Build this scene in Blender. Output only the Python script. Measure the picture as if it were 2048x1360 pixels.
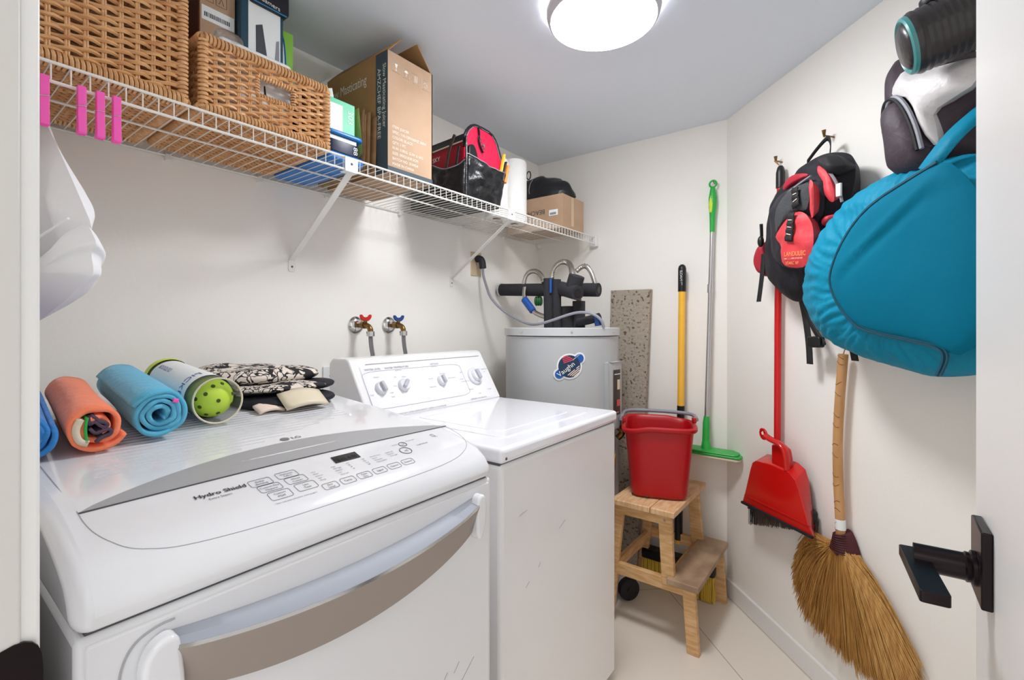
import bpy, math, random
from mathutils import Vector, Matrix, noise
for o in list(bpy.data.objects): bpy.data.objects.remove(o)
SC=bpy.context.scene; COL=SC.collection
V=Vector; R=math.radians; PI=math.pi
# ---------------------------------------------------------------- camera
YAW=math.atan2(711,945); CAM=V((1.645,0,1.30))
cd=bpy.data.cameras.new('camera'); cam=bpy.data.objects.new('camera',cd); COL.objects.link(cam)
cam.location=CAM; cam.rotation_euler=(PI/2,0,YAW)
cd.sensor_fit='HORIZONTAL'; cd.sensor_width=36; cd.lens=36*945/2048; cd.shift_y=-29/2048; cd.clip_start=.01
SC.camera=cam
# ---------------------------------------------------------------- light and exposure
w=bpy.data.worlds.new('world'); SC.world=w; w.use_nodes=True
w.node_tree.nodes['Background'].inputs[0].default_value=(1,1,1,1)
w.node_tree.nodes['Background'].inputs[1].default_value=.95
LAMP=V((.99,1.34,2.30)); LAMP_STRENGTH=56.0
HALL_WATT=2.2
hl=bpy.data.lights.new('hall_fill_light','AREA'); hl.shape='DISK'; hl.size=.5; hl.energy=HALL_WATT; hl.color=(1,.98,.96)  # unseen fill light added beyond the doorway, with no fixture modelled
ho=bpy.data.objects.new('hall_fill_light',hl); COL.objects.link(ho); ho.location=(1.5,-1.1,2.3); ho.rotation_euler=(R(35),0,0)
SC.view_settings.view_transform='Standard'; SC.view_settings.look='None'
SC.view_settings.gamma=1; SC.view_settings.use_curve_mapping=False; SC.view_settings.exposure=0.32
SC.cycles.max_bounces=10; SC.cycles.diffuse_bounces=8; SC.cycles.glossy_bounces=3; SC.cycles.transparent_max_bounces=8; SC.cycles.transmission_bounces=6

# ---------------------------------------------------------------- materials
def lin(c): return tuple(((x/255)/12.92 if x/255<=.04045 else ((x/255+.055)/1.055)**2.4) for x in c)+(1,)
def mat(name,rgb,rough=.5,metal=0,rgb2=None,nscale=20,bump=0,bscale=None,trans=0,alpha=1,emit=0,coat=0,sheen=0,spec=.5,stretch=None,lo=.4,hi=.6,ior=1.45,detail=4):
    m=bpy.data.materials.new(name); m.use_nodes=True; nt=m.node_tree; b=nt.nodes['Principled BSDF']; I=b.inputs
    I['Base Color'].default_value=lin(rgb); I['Roughness'].default_value=rough; I['Metallic'].default_value=metal
    I['Specular IOR Level'].default_value=spec; I['Transmission Weight'].default_value=trans; I['Alpha'].default_value=alpha
    I['Coat Weight'].default_value=coat; I['Sheen Weight'].default_value=sheen; I['IOR'].default_value=ior
    if emit: I['Emission Color'].default_value=lin(rgb); I['Emission Strength'].default_value=emit
    if rgb2 or bump:
        tc=nt.nodes.new('ShaderNodeTexCoord'); mp=nt.nodes.new('ShaderNodeMapping'); nt.links.new(tc.outputs['Object'],mp.inputs[0])
        if stretch: mp.inputs['Scale'].default_value=stretch
    if rgb2:
        n=nt.nodes.new('ShaderNodeTexNoise'); n.inputs['Scale'].default_value=nscale; n.inputs['Detail'].default_value=detail; nt.links.new(mp.outputs[0],n.inputs[0])
        r=nt.nodes.new('ShaderNodeValToRGB'); r.color_ramp.elements[0].color=lin(rgb); r.color_ramp.elements[1].color=lin(rgb2)
        r.color_ramp.elements[0].position=lo; r.color_ramp.elements[1].position=hi
        nt.links.new(n.outputs['Fac'],r.inputs[0]); nt.links.new(r.outputs[0],I['Base Color'])
    if bump:
        n2=nt.nodes.new('ShaderNodeTexNoise'); n2.inputs['Scale'].default_value=bscale or nscale; n2.inputs['Detail'].default_value=3; nt.links.new(mp.outputs[0],n2.inputs[0])
        bp=nt.nodes.new('ShaderNodeBump'); bp.inputs['Strength'].default_value=bump; bp.inputs['Distance'].default_value=.01
        nt.links.new(n2.outputs['Fac'],bp.inputs['Height']); nt.links.new(bp.outputs[0],I['Normal'])
    return m
M={}
def mk(k,*a,**kw): M[k]=mat(k,*a,**kw); return M[k]
mk('wall_paint',(242,239,233),.75,bump=.04,bscale=90)
mk('ceiling_paint',(226,232,240),.9)
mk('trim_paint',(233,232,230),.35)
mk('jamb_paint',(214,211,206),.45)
mk('floor_base',(214,203,188),.35)
mk('rib_shade_grey',(212,212,217),.3)  # darker than the enamel, so the ridge shading is put into the colour
mk('enamel',(229,229,232),.16,coat=.6)
mk('washer_enamel',(236,235,235),.25,coat=.3)
mk('washer_top',(238,238,243),.12,coat=.5)
mk('seam',(84,84,86),.6)
mk('grey_line',(168,168,173),.5)
mk('ink',(60,60,66),.5)
mk('light_ink',(140,140,150),.5)
mk('silver',(168,168,170),.4,metal=.1)
mk('taupe_silver',(158,148,142),.38,metal=.4)
mk('pocket_silver',(158,162,172),.5,metal=.0)
mk('black_gloss',(16,16,18),.12)
mk('knob_white',(226,226,232),.25)
mk('knob_grey',(185,186,194),.3)
mk('tank_grey',(178,180,181),.32)
mk('tank_band',(190,192,193),.3)
mk('foam_black',(44,43,47),.9,bump=.3,bscale=300)
mk('black_plastic',(22,22,24),.4)
mk('black_soft',(30,30,33),.7)
mk('chrome',(215,215,215),.15,metal=1)
mk('steel_flex',(205,200,192),.25,metal=1)
mk('brass',(140,108,62),.38,metal=.9,rgb2=(96,72,44),nscale=60)
mk('braid',(150,150,152),.35,metal=.8,bump=.6,bscale=900)
mk('red_plastic',(200,22,24),.35)
mk('bucket_red',(176,8,18),.38,bump=.05,bscale=400)
mk('pan_red',(196,18,14),.25,coat=.3)
mk('blue_plastic',(30,80,160),.4)
mk('blue_dark',(22,66,128),.4)
mk('green_plastic',(46,170,70),.35)
mk('green_dark',(24,90,40),.5)
mk('lime',(205,225,60),.4)
mk('cream',(222,210,185),.5)
mk('white_wire',(232,230,224),.3)
mk('white_plastic',(232,232,232),.35)
mk('paper_white',(238,237,234),.8,bump=.25,bscale=120)
mk('wicker',(224,176,124),.45,rgb2=(190,132,82),nscale=45,lo=.35,hi=.7,stretch=(1,.35,1.3))
mk('wicker_rim',(228,184,134),.42,rgb2=(200,146,98),nscale=60,lo=.35,hi=.7)
mk('wicker_dark',(120,82,50),.7)
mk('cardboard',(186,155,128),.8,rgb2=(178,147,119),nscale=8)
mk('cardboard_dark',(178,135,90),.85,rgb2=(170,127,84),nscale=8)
mk('cardboard_edge',(205,180,150),.85)
mk('slate',(70,82,90),.7)
mk('white_ink',(238,232,224),.7)
mk('kraft',(176,138,98),.85,rgb2=(160,122,84),nscale=30)
mk('mint',(70,200,150),.4)
mk('label_white',(235,238,238),.5)
mk('blue_tray',(30,120,200),.35)
mk('smoke_dark',(38,44,70),.15)
mk('clear_plastic',(235,240,242),.08,trans=.9,alpha=.55)
mk('dark_teal',(34,70,88),.35)
mk('bright_green',(130,190,60),.45)
mk('arc_blue',(40,120,170),.4)
mk('box_black',(28,26,34),.35)
mk('phone_grey',(70,72,80),.4)
mk('maroon',(90,34,20),.6)
mk('leather_black',(24,25,28),.32,bump=.25,bscale=60)
mk('bag_red',(222,20,70),.6,bump=.1,bscale=300)
mk('bag_red_dark',(165,20,44),.6)
mk('piping_grey',(140,140,150),.5)
mk('orange_plastic',(240,150,70),.4)
mk('yellow_plastic',(244,200,70),.4)
mk('nylon_black',(22,21,30),.7,bump=.3,bscale=40)
mk('nylon_dim',(34,32,40),.6,bump=.3,bscale=50)
mk('charcoal_mesh',(62,64,66),.8,bump=.4,bscale=250)
mk('pack_red',(208,58,66),.55,bump=.35,bscale=28)
mk('pack_red_dark',(168,30,50),.6,bump=.2,bscale=30)
mk('thread_orange',(230,160,80),.6)
mk('thread_cream',(236,215,200),.6)
mk('teal_nylon',(0,106,134),.75,bump=.3,bscale=14,spec=.12)
mk('teal_light',(2,130,162),.6,bump=.9,bscale=18,spec=.25)
mk('teal_dark',(8,72,92),.5)
mk('plum_nylon',(62,50,58),.6,bump=.2,bscale=60)
mk('silver_nylon',(212,208,208),.4,bump=.3,bscale=35)
mk('smoke_black',(44,38,40),.36,bump=.5,bscale=16,coat=.15)
mk('teal_rim',(70,140,140),.3)
mk('bronze',(32,22,24),.28,metal=.6)
mk('wood',(222,182,134),.5,rgb2=(204,158,104),nscale=14,stretch=(1,1,6),bump=.05)
mk('wood_plank',(226,190,148),.5,rgb2=(206,164,118),nscale=14,stretch=(6,1,1))
mk('wood_worn',(176,150,122),.55,rgb2=(150,122,98),nscale=7,stretch=(1.5,1,1))
mk('bamboo',(206,158,108),.5,rgb2=(186,136,84),nscale=20,stretch=(1,1,.3))
mk('bamboo_mark',(120,74,36),.6)
mk('straw',(206,160,92),.6,rgb2=(166,116,56),nscale=90,stretch=(1,1,.12),lo=.3,hi=.7)
mk('mark_grey',(120,120,124),.4)
mk('leaf_card',(150,172,90),.6)
mk('cord_wine',(72,20,26),.6)
mk('concrete',(168,157,143),.9,rgb2=(92,76,60),nscale=75,lo=.56,hi=.66,bump=.5,bscale=60,detail=8)
mk('bristle_yellow',(214,180,70),.6)
mk('bristle_dark',(88,72,62),.7)
mk('handle_yellow',(244,186,60),.35)
mk('aluminium',(200,200,202),.3,metal=.9)
mk('pink',(248,96,186),.4)
mk('cotton_white',(244,245,248),.8,bump=.12,bscale=14)
mk('towel_orange',(255,138,98),.85,bump=.3,bscale=60,sheen=.2)
mk('towel_orange_deep',(225,80,40),.9)
mk('towel_blue',(92,182,216),.85,bump=.3,bscale=60,sheen=.2)
mk('towel_blue_deep',(36,112,158),.9)
mk('towel_royal',(48,130,204),.85,bump=.3,bscale=60,sheen=.2)
mk('towel_stripe',(84,66,84),.8)
mk('ball_green',(190,222,70),.45)
mk('hole_dark',(70,84,30),.7)
mk('beige_plate',(206,184,152),.45)
mk('switch_white',(228,228,228),.4)
mk('sticker_blue',(20,84,160),.3)
mk('sticker_navy',(20,50,80),.35)
mk('sticker_red',(215,70,90),.35)
mk('sticker_black',(34,26,26),.35)
mk('label_brown',(58,44,40),.4)
mk('label_red',(214,80,74),.4)
mk('pad_yellow',(236,200,50),.5)
mk('glow',(250,252,255),.4,emit=LAMP_STRENGTH)
mk('frosted_rim',(205,200,205),.35)
# floor: large pale tiles laid on the diagonal with thin grey joints
def floor_mat():
    m=M['floor_base']; nt=m.node_tree; b=nt.nodes['Principled BSDF']
    tc=nt.nodes.new('ShaderNodeTexCoord'); mp=nt.nodes.new('ShaderNodeMapping'); nt.links.new(tc.outputs['Object'],mp.inputs[0])
    mp.inputs['Rotation'].default_value=(0,0,R(45.3)); mp.inputs['Location'].default_value=(.21,.047,0)
    br=nt.nodes.new('ShaderNodeTexBrick'); br.offset=0; br.inputs['Scale'].default_value=1; br.inputs['Brick Width'].default_value=.67; br.inputs['Row Height'].default_value=.67
    br.inputs['Mortar Size'].default_value=.0016; br.inputs['Color1'].default_value=lin((232,223,211)); br.inputs['Color2'].default_value=lin((229,220,208)); br.inputs['Mortar'].default_value=lin((150,138,125))
    nt.links.new(mp.outputs[0],br.inputs[0]); nt.links.new(br.outputs[0],b.inputs['Base Color'])
floor_mat()
def pattern_mat():
    m=mat('doodle_cotton',(226,214,202),.8); nt=m.node_tree; b=nt.nodes['Principled BSDF']
    tc=nt.nodes.new('ShaderNodeTexCoord'); n=nt.nodes.new('ShaderNodeTexNoise'); n.inputs['Scale'].default_value=18
    mx=nt.nodes.new('ShaderNodeMixRGB'); mx.inputs[0].default_value=.12
    nt.links.new(tc.outputs['Object'],n.inputs[0]); nt.links.new(tc.outputs['Object'],mx.inputs[1]); nt.links.new(n.outputs['Color'],mx.inputs[2])
    vo=nt.nodes.new('ShaderNodeTexVoronoi'); vo.feature='DISTANCE_TO_EDGE'; vo.inputs['Scale'].default_value=42; nt.links.new(mx.outputs[0],vo.inputs[0])
    r=nt.nodes.new('ShaderNodeValToRGB'); r.color_ramp.elements[0].position=.06; r.color_ramp.elements[0].color=(0,0,0,1); r.color_ramp.elements[1].position=.085; r.color_ramp.elements[1].color=(1,1,1,1)
    nt.links.new(vo.outputs['Distance'],r.inputs[0])
    n2=nt.nodes.new('ShaderNodeTexNoise'); n2.inputs['Scale'].default_value=26; nt.links.new(mx.outputs[0],n2.inputs[0])
    r2=nt.nodes.new('ShaderNodeValToRGB'); r2.color_ramp.elements[0].position=.43; r2.color_ramp.elements[0].color=(0,0,0,1); r2.color_ramp.elements[1].position=.45; r2.color_ramp.elements[1].color=(1,1,1,1)
    nt.links.new(n2.outputs['Fac'],r2.inputs[0])
    mu=nt.nodes.new('ShaderNodeMixRGB'); mu.blend_type='MULTIPLY'; mu.inputs[0].default_value=1; nt.links.new(r.outputs[0],mu.inputs[1]); nt.links.new(r2.outputs[0],mu.inputs[2])
    f=nt.nodes.new('ShaderNodeMixRGB'); nt.links.new(mu.outputs[0],f.inputs[0]); f.inputs[1].default_value=lin((34,30,34)); f.inputs[2].default_value=lin((228,217,206))
    nt.links.new(f.outputs[0],b.inputs['Base Color']); M['doodle']=m
pattern_mat()

# ---------------------------------------------------------------- mesh building
_txt={}
def glyphs(s):
    if s in _txt: return _txt[s]
    c=bpy.data.curves.new('t','FONT'); c.body=s; c.size=1; c.align_x='LEFT'; c.resolution_u=3
    o=bpy.data.objects.new('t',c); COL.objects.link(o); bpy.context.view_layer.update()
    me=bpy.data.meshes.new_from_object(o.evaluated_get(bpy.context.evaluated_depsgraph_get()))
    vs=[(v.co.x,v.co.y) for v in me.vertices]; fs=[tuple(p.vertices) for p in me.polygons]
    bpy.data.objects.remove(o); bpy.data.curves.remove(c); bpy.data.meshes.remove(me)
    _txt[s]=(vs,fs); return _txt[s]
class B:
    def __init__(s): s.v=[]; s.f=[]
    def add(s,vs,fs):
        n=len(s.v); s.v+= [V(v) for v in vs]; s.f+=[tuple(i+n for i in f) for f in fs]; return s
    def box(s,a,b):
        x0,y0,z0=a; x1,y1,z1=b
        return s.add([(x0,y0,z0),(x1,y0,z0),(x1,y1,z0),(x0,y1,z0),(x0,y0,z1),(x1,y0,z1),(x1,y1,z1),(x0,y1,z1)],[(0,3,2,1),(4,5,6,7),(0,1,5,4),(1,2,6,5),(2,3,7,6),(3,0,4,7)])
    def obox(s,c,ax,ay,az):   # centre and three half-axes
        c=V(c);ax=V(ax);ay=V(ay);az=V(az)
        vs=[c+i*ax+j*ay+k*az for k in (-1,1) for (i,j) in ((-1,-1),(1,-1),(1,1),(-1,1))]
        return s.add(vs,[(0,3,2,1),(4,5,6,7),(0,1,5,4),(1,2,6,5),(2,3,7,6),(3,0,4,7)])
    def bar(s,p,q,wv,tv):     # bar between two points, half-width and half-thickness vectors
        p=V(p);q=V(q); return s.obox((p+q)/2,(q-p)/2,wv,tv)
    def tube(s,pts,r,n=8,closed=False,flat=1,up=None,caps=True):
        pts=[V(p) for p in pts]; m=len(pts)
        if not hasattr(r,'__len__'): r=[r]*m
        T=[((pts[(i+1)%m] if closed or i<m-1 else pts[i])-(pts[i-1] if closed or i>0 else pts[i])).normalized() for i in range(m)]
        if up is None:
            up=V((0,0,1)) if abs(T[0].z)<.9 else V((1,0,0))
        u=(V(up)-T[0]*V(up).dot(T[0])).normalized(); vs=[]
        for i in range(m):
            u=(u-T[i]*u.dot(T[i])); u=u.normalized() if u.length>1e-6 else V((1,0,0)); w=T[i].cross(u)
            for k in range(n):
                a=2*PI*k/n; vs.append(pts[i]+u*(math.cos(a)*r[i])+w*(math.sin(a)*r[i]*flat))
        fs=[(i*n+k,i*n+(k+1)%n,((i+1)%m)*n+(k+1)%n,((i+1)%m)*n+k) for i in range(m if closed else m-1) for k in range(n)]
        if caps and not closed: fs+= [tuple(range(n))[::-1],tuple((m-1)*n+k for k in range(n))]
        return s.add(vs,fs)
    def cyl(s,p,q,r,r2=None,n=20): return s.tube([p,q],[r,r if r2 is None else r2],n)
    def lathe(s,prof,o,ax,n=32,cap=True):
        o=V(o);ax=V(ax).normalized(); u=ax.orthogonal().normalized(); w=ax.cross(u); vs=[]
        for r,h in prof:
            for k in range(n): a=2*PI*k/n; vs.append(o+ax*h+(u*math.cos(a)+w*math.sin(a))*r)
        m=len(prof); fs=[(i*n+k,i*n+(k+1)%n,(i+1)*n+(k+1)%n,(i+1)*n+k) for i in range(m-1) for k in range(n)]
        if cap: fs+=[tuple(range(n))[::-1],tuple((m-1)*n+k for k in range(n))]
        return s.add(vs,fs)
    def prism(s,poly,fn,w0,w1):   # fn(u,v,w)
        n=len(poly); vs=[fn(u,v,w0) for u,v in poly]+[fn(u,v,w1) for u,v in poly]
        return s.add(vs,[tuple(range(n))[::-1],tuple(range(n,2*n))]+[(i,(i+1)%n,n+(i+1)%n,n+i) for i in range(n)])
    def grid(s,fn,nu,nv,cu=False,cv=False):
        vs=[fn(i/(nu if cu else nu-1),j/(nv if cv else nv-1)) for i in range(nu) for j in range(nv)]
        fs=[(i*nv+j,i*nv+(j+1)%nv,((i+1)%nu)*nv+(j+1)%nv,((i+1)%nu)*nv+j) for i in range(nu if cu else nu-1) for j in range(nv if cv else nv-1)]
        return s.add(vs,fs)
    def text(s,t,size,fn,align=0,sx=1,bold=0):  # fn(x,y)->point
        vs,fs=glyphs(t); wd=max([v[0] for v in vs] or [0])*size*sx; dx=-wd*align
        s.add([fn(x*size*sx+dx,y*size) for x,y in vs],fs)
        if bold: s.add([fn(x*size*sx+dx+.05*size,y*size+.01*size) for x,y in vs],fs)
        return s
    def sphere(s,c,r,nu=24,nv=14,sc=(1,1,1)):
        c=V(c); return s.grid(lambda u,v:c+V((math.cos(2*PI*u)*math.sin(PI*v)*r*sc[0],math.sin(2*PI*u)*math.sin(PI*v)*r*sc[1],math.cos(PI*v)*r*sc[2])),nu,nv,cu=True)
def tag(o,label,cat,group=None):
    o['label']=label; o['category']=cat
    if group: o['group']=group
    return o
def build(name,b,m,parent=None,bevel=0,seg=2,sub=0,solid=0,ang=38,label=None,smooth=True,origin=None):
    if parent is not None:
        top=parent
        while top.parent: top=top.parent
        off=V(top.location)
    else:
        xs=[v.x for v in b.v]; ys=[v.y for v in b.v]; zs=[v.z for v in b.v]
        off=V(origin) if origin else V(((min(xs)+max(xs))/2,(min(ys)+max(ys))/2,min(zs)))
    me=bpy.data.meshes.new(name); me.from_pydata([tuple(v-off) for v in b.v],[],b.f); me.validate(); me.update()
    if smooth:
        me.polygons.foreach_set('use_smooth',[True]*len(me.polygons))
        if not sub: me.set_sharp_from_angle(angle=R(ang))
    me.materials.append(M[m] if isinstance(m,str) else m)
    o=bpy.data.objects.new(name,me); COL.objects.link(o)
    if parent is None: o.location=off
    else: o.parent=parent
    if solid: md=o.modifiers.new('s','SOLIDIFY'); md.thickness=solid; md.offset=0
    if bevel: md=o.modifiers.new('b','BEVEL'); md.width=bevel; md.segments=seg; md.limit_method='ANGLE'; md.angle_limit=R(40); md.harden_normals=False
    if sub: md=o.modifiers.new('u','SUBSURF'); md.levels=sub; md.render_levels=sub
    if label: o['label']=label
    return o
def thing(name,label,cat,loc,group=None):
    o=bpy.data.objects.new(name,None); COL.objects.link(o); o.location=loc; o.empty_display_size=.05
    return tag(o,label,cat,group)
def struct(name,b,m,parent=None,**k):
    o=build(name,b,m,parent,**k)
    if parent is None: o['kind']='structure'
    return o
DA=V((1.10,2.46,0)); DU=V((.6910,-.7228,0)); DN=V((-.7228,-.6910,0))
def dg(t,off,z): return DA+DU*t+DN*off+V((0,0,z))
def smooth_poly(p,it=2):
    for _ in range(it):
        q=[]
        for i in range(len(p)):
            a=p[i];b=p[(i+1)%len(p)]; q+=[(a[0]*.75+b[0]*.25,a[1]*.75+b[1]*.25),(a[0]*.25+b[0]*.75,a[1]*.25+b[1]*.75)]
        p=q
    return p
def smooth_path(p,it=2):
    p=[V(x) for x in p]
    for _ in range(it):
        q=[p[0]]
        for a,b in zip(p,p[1:]): q+=[a*.75+b*.25,a*.25+b*.75]
        p=q+[p[-1]]
    return p
def puff(b,poly,fn,o0,o1,rings=7,c=None,power=.55,wr=.0,ws=14,seed=0,sm=2,back=True):
    """soft filled shape: outline poly in (u,v), fn(u,off,v) to world, rising from o0 at the rim to o1 in the middle"""
    p=smooth_poly(poly,sm) if sm else poly; n=len(p)
    cx=sum(a for a,_ in p)/n if c is None else c[0]; cy=sum(a for _,a in p)/n if c is None else c[1]
    vs=[]
    for k in range(rings+1):
        s=k/rings; sc=1-s
        h=(1-(1-min(1,s*1.0))**2)**power if s<1 else 1
        h=min(1,(1-(1-s)**3)**power*1.0)
        for a,q in p:
            u=cx+(a-cx)*sc; v=cy+(q-cy)*sc
            d=noise.noise(V((u*ws,v*ws,seed)))*wr*min(1,s*4)
            vs.append(fn(u,o0+(o1-o0)*h+d,v))
    fs=[(k*n+i,k*n+(i+1)%n,(k+1)*n+(i+1)%n,(k+1)*n+i) for k in range(rings) for i in range(n)]
    if back: fs.append(tuple(range(n))[::-1])
    return b.add(vs,fs)
def puff2(b,poly,fn,om,of,ob,**k):
    puff(b,poly,fn,om,of,back=False,**k); k=dict(k); k['seed']=k.get('seed',0)+50; return puff(b,poly,fn,om,ob,back=False,**k)
def rrect(cx,cy,w,h,r,n=5):
    pts=[]
    for qx,qy,a0 in ((1,1,0),(-1,1,90),(-1,-1,180),(1,-1,270)):
        for k in range(n+1):
            a=R(a0+90*k/n); pts.append((cx+qx*(w/2-r)+r*math.cos(a),cy+qy*(h/2-r)+r*math.sin(a)))
    return pts
# ================================================================ ROOM
H=2.30
b=B(); b.box((-.1,-.03,-.1),(2.15,2.56,0)); struct('floor',b,'floor_base')
b=B(); b.box((-.1,-.03,H),(2.15,2.56,H+.1)); struct('ceiling',b,'ceiling_paint')
b=B(); b.box((-.1,-.03,0),(0,2.56,H)); struct('wall_left',b,'wall_paint')
b=B(); b.box((0,2.46,0),(1.10,2.56,H)); struct('wall_far',b,'wall_paint')
b=B(); b.prism([(0,0),(1.25,0),(1.25,-.1),(-.06,-.1)],lambda u,v,w:dg(u,v,w),0,H); struct('wall_right',b,'wall_paint')
ex=dg(1.25,0,0)
b=B(); b.box((ex.x,.09,0),(ex.x+.1,ex.y,H)); struct('wall_side',b,'wall_paint')
b=B(); b.box((0,-.03,0),(.99,.074,H)); b.box((1.80,-.03,0),(ex.x+.1,.09,H)); b.box((.99,-.03,2.10),(1.80,.09,H)); struct('wall_near',b,'wall_paint')
# door jamb and casing on the left side of the opening
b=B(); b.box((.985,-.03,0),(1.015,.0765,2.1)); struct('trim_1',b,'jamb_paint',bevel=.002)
b=B(); b.box((.90,.0745,0),(1.0125,.090,2.16)); struct('trim_2',b,'trim_paint',bevel=.003,seg=3)
b=B(); b.prism([(0,0),(1.2,0),(1.2,.014),(.0,.014)],lambda u,v,w:dg(u,v,w),0,.086); struct('baseboard_right',b,'trim_paint',bevel=.006,seg=3)
# strike plate on the jamb
b=B(); b.prism(smooth_poly([(.045,.925),(.045,.996),(.060,1.002),(.076,1.006),(.087,1.0),(.0915,.985),(.0915,.94),(.085,.925)],1),lambda u,v,w:V((w,u,v)),1.0135,1.0165)
tag(build('strike_plate',b,'bronze'),'dark bronze strike plate on the white door jamb at lower left','strike plate')
# open door with lever
DX=1.777
d1=B(); d1.box((DX,.235,.01),(DX+.04,1.0,2.06)); door=struct('door_1',d1,'trim_paint',bevel=.002)
lt=thing('door_lever','dark bronze square-plate lever handle on the white door','door handle',(DX,.91,.975))
b=B(); b.box((DX-.012,.872,.923),(DX,.95,1.026)); build('rose_plate',b,'bronze',lt,bevel=.002)
b=B(); b.lathe([(.0,0),(.0235,0),(.0235,.004),(.020,.006),(.0205,.010),(.0185,.012),(.0185,.066),(.0,.066)],(DX-.012,.913,.962),(-1,0,-.02),28); build('spindle_neck',b,'bronze',lt)
b=B(); b.prism(rrect(0,0,.150,.031,.004),lambda u,v,w:V((DX-.071,.868,.956))+V((.10,-.995,0))*u+V((.995,.10,0))*v+V((0,0,1))*w,-.0075,.0075); build('lever_blade',b,'bronze',lt,bevel=.001)

# ================================================================ CEILING LIGHT
t=thing('ceiling_light','round white glass flush ceiling light, switched on','ceiling light',tuple(LAMP))
b=B(); b.lathe([(.0,0),(.156,0),(.156,-.020),(0,-.020)],LAMP,(0,0,1),64); build('ceiling_pan',b,'trim_paint',t)
b=B(); b.lathe([(.163,-.030),(.168,-.016),(.173,-.012),(.1755,-.016),(.175,-.030),(.170,-.048),(.162,-.056),(.160,-.050)],LAMP,(0,0,1),64,cap=False); build('glass_rim',b,'frosted_rim',t)
b=B(); b.lathe([(.160,-.036)]+[(.158*math.cos(a),-.040-.044*math.sin(a)) for a in [R(k*6) for k in range(1,15)]]+[(.0,-.084)],LAMP,(0,0,1),64,cap=False); build('glass_dome',b,'glow',t)
b=B(); b.sphere(LAMP+V((0,0,-.086)),.0035); build('finial',b,'silver',t)

# ================================================================ DRYER
PX=[(.05,1.125),(.384,1.098),(.693,1.072),(.78,1.065),(.824,1.060),(.870,1.050),(.915,1.0385),(.945,1.027),(.966,1.011),(.979,.992),(.984,.966)]
def ztop(X):
    for (a,q),(c,e) in zip(PX,PX[1:]):
        if a<=X<=c: return q+(e-q)*(X-a)/(c-a)
    return PX[0][1] if X<PX[0][0] else PX[-1][1]
def DT(X,Y,o=0): return V((X,Y,ztop(X)+o))
DY0,DY1=.118,.812
t=thing('clothes_dryer','white front-control dryer with silver strip and wide silver door handle','dryer',(.5,.465,0))
b=B(); b.box((.05,DY0+.002,.02),(.977,DY1-.002,.9642)); build('cabinet',b,'enamel',t,bevel=.007,seg=4)
b=B(); b.prism([(.06,.966)]+[PX[0]]+PX[1:],lambda u,v,w:V((u,w,v)),DY0,DY1); build('top_cover',b,'enamel',t,bevel=.030,seg=7,ang=50)
b=B(); b.box((.06,DY0+.012,.9615),(.970,DY1-.012,.9675)); build('seam_gasket',b,'seam',t)
# raised ribs of the rear top
b=B()
for k in range(15):
    X=.715-.0185*k; y0=.19+.004*k; y1=.40+.30*min(1,k/6)
    y1=min(y1,.77); b.tube([DT(X,y0,.0002),DT(X,(y0+y1)/2,.0002),DT(X,y1,.0002)],.0009,5)
build('top_ribs',b,'rib_shade_grey',t)
# silver strip
n=40; up=[];lo_=[]
for i in range(n+1):
    s=i/n; Y=.150+.662*s; lo_.append((.834-.008*math.sin(PI*s),Y)); up.append((.834-.108*math.sin(PI*min(1,max(0,s)))**.85,Y))
b=B(); b.add([DT(x,y,.0009) for x,y in lo_]+[DT(x,y,.0009) for x,y in up],[(i,i+1,n+2+i,n+1+i) for i in range(n)]); build('silver_strip',b,'silver',t)
b=B(); b.tube([DT(x+.001,y,.0006) for x,y in lo_],.0013,6); build('strip_groove',b,'seam',t)
# outline of the control panel
pl=[(.834,.150),(.860,.1505),(.886,.154),(.915,.164),(.937,.180),(.949,.205),(.955,.245),(.960,.333),(.961,.463),(.960,.644),(.955,.715),(.948,.752),(.930,.785),(.900,.803),(.865,.809),(.83,.811)]
b=B(); b.tube([DT(p.x,p.y,.0002) for p in smooth_path([(x,y,0) for x,y in pl],2)],.0006,5)
b.tube([DT(.834,.150,.0002),DT(.70,.148,.0002),DT(.50,.146,.0002)],.0009,5); build('panel_outline',b,'grey_line',t)
def DP(X0,Y0): return lambda x,y:DT(X0-y,Y0+x,.0011)
b=B()
b.text('Hydro Shield',.0135,DP(.874,.268),bold=1); build('panel_logo',b,'ink',t)
b=B(); b.text('Extra Steam',.0065,DP(.884,.283))
def ring(b,X,Y,w,h,r=.004):
    pts=[DT(X+v,Y+u,.0008) for u,v in rrect(0,0,w,h,r,4)]; b.tube(pts,.00035,4,closed=True)
for (X,Y,l1,l2) in [(.872,.361,'Bulky/','Bedding'),(.869,.405,'Delicates','Fabric'),(.893,.366,'Custom Dry','Hygiene'),(.890,.410,'Mixed','Cotton'),(.917,.370,'Custom','PGM'),(.914,.414,'Less','Time')]:
    ring(b,X,Y,.034,.020)
    b.text(l1,.0058,DP(X-.001,Y),.5); b.text(l2,.0058,DP(X+.006,Y),.5)
b.text('* Steam cycle press and hold for custom program',.0034,DP(.936,.352))
for k,(l1,l2) in enumerate([('Dry','Level'),('Temp.',''),('Time','Dry'),('Signal',''),('Option',''),('Extend','')]):
    X=.930-.0005*k; Y=.448+.0335*k; ring(b,X,Y,.027,.015,.004)
    if l2: b.text(l1,.0058,DP(X-.0005,Y),.5); b.text(l2,.0058,DP(X+.0055,Y),.5)
    else: b.text(l1,.0062,DP(X+.0022,Y),.5)
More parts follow.
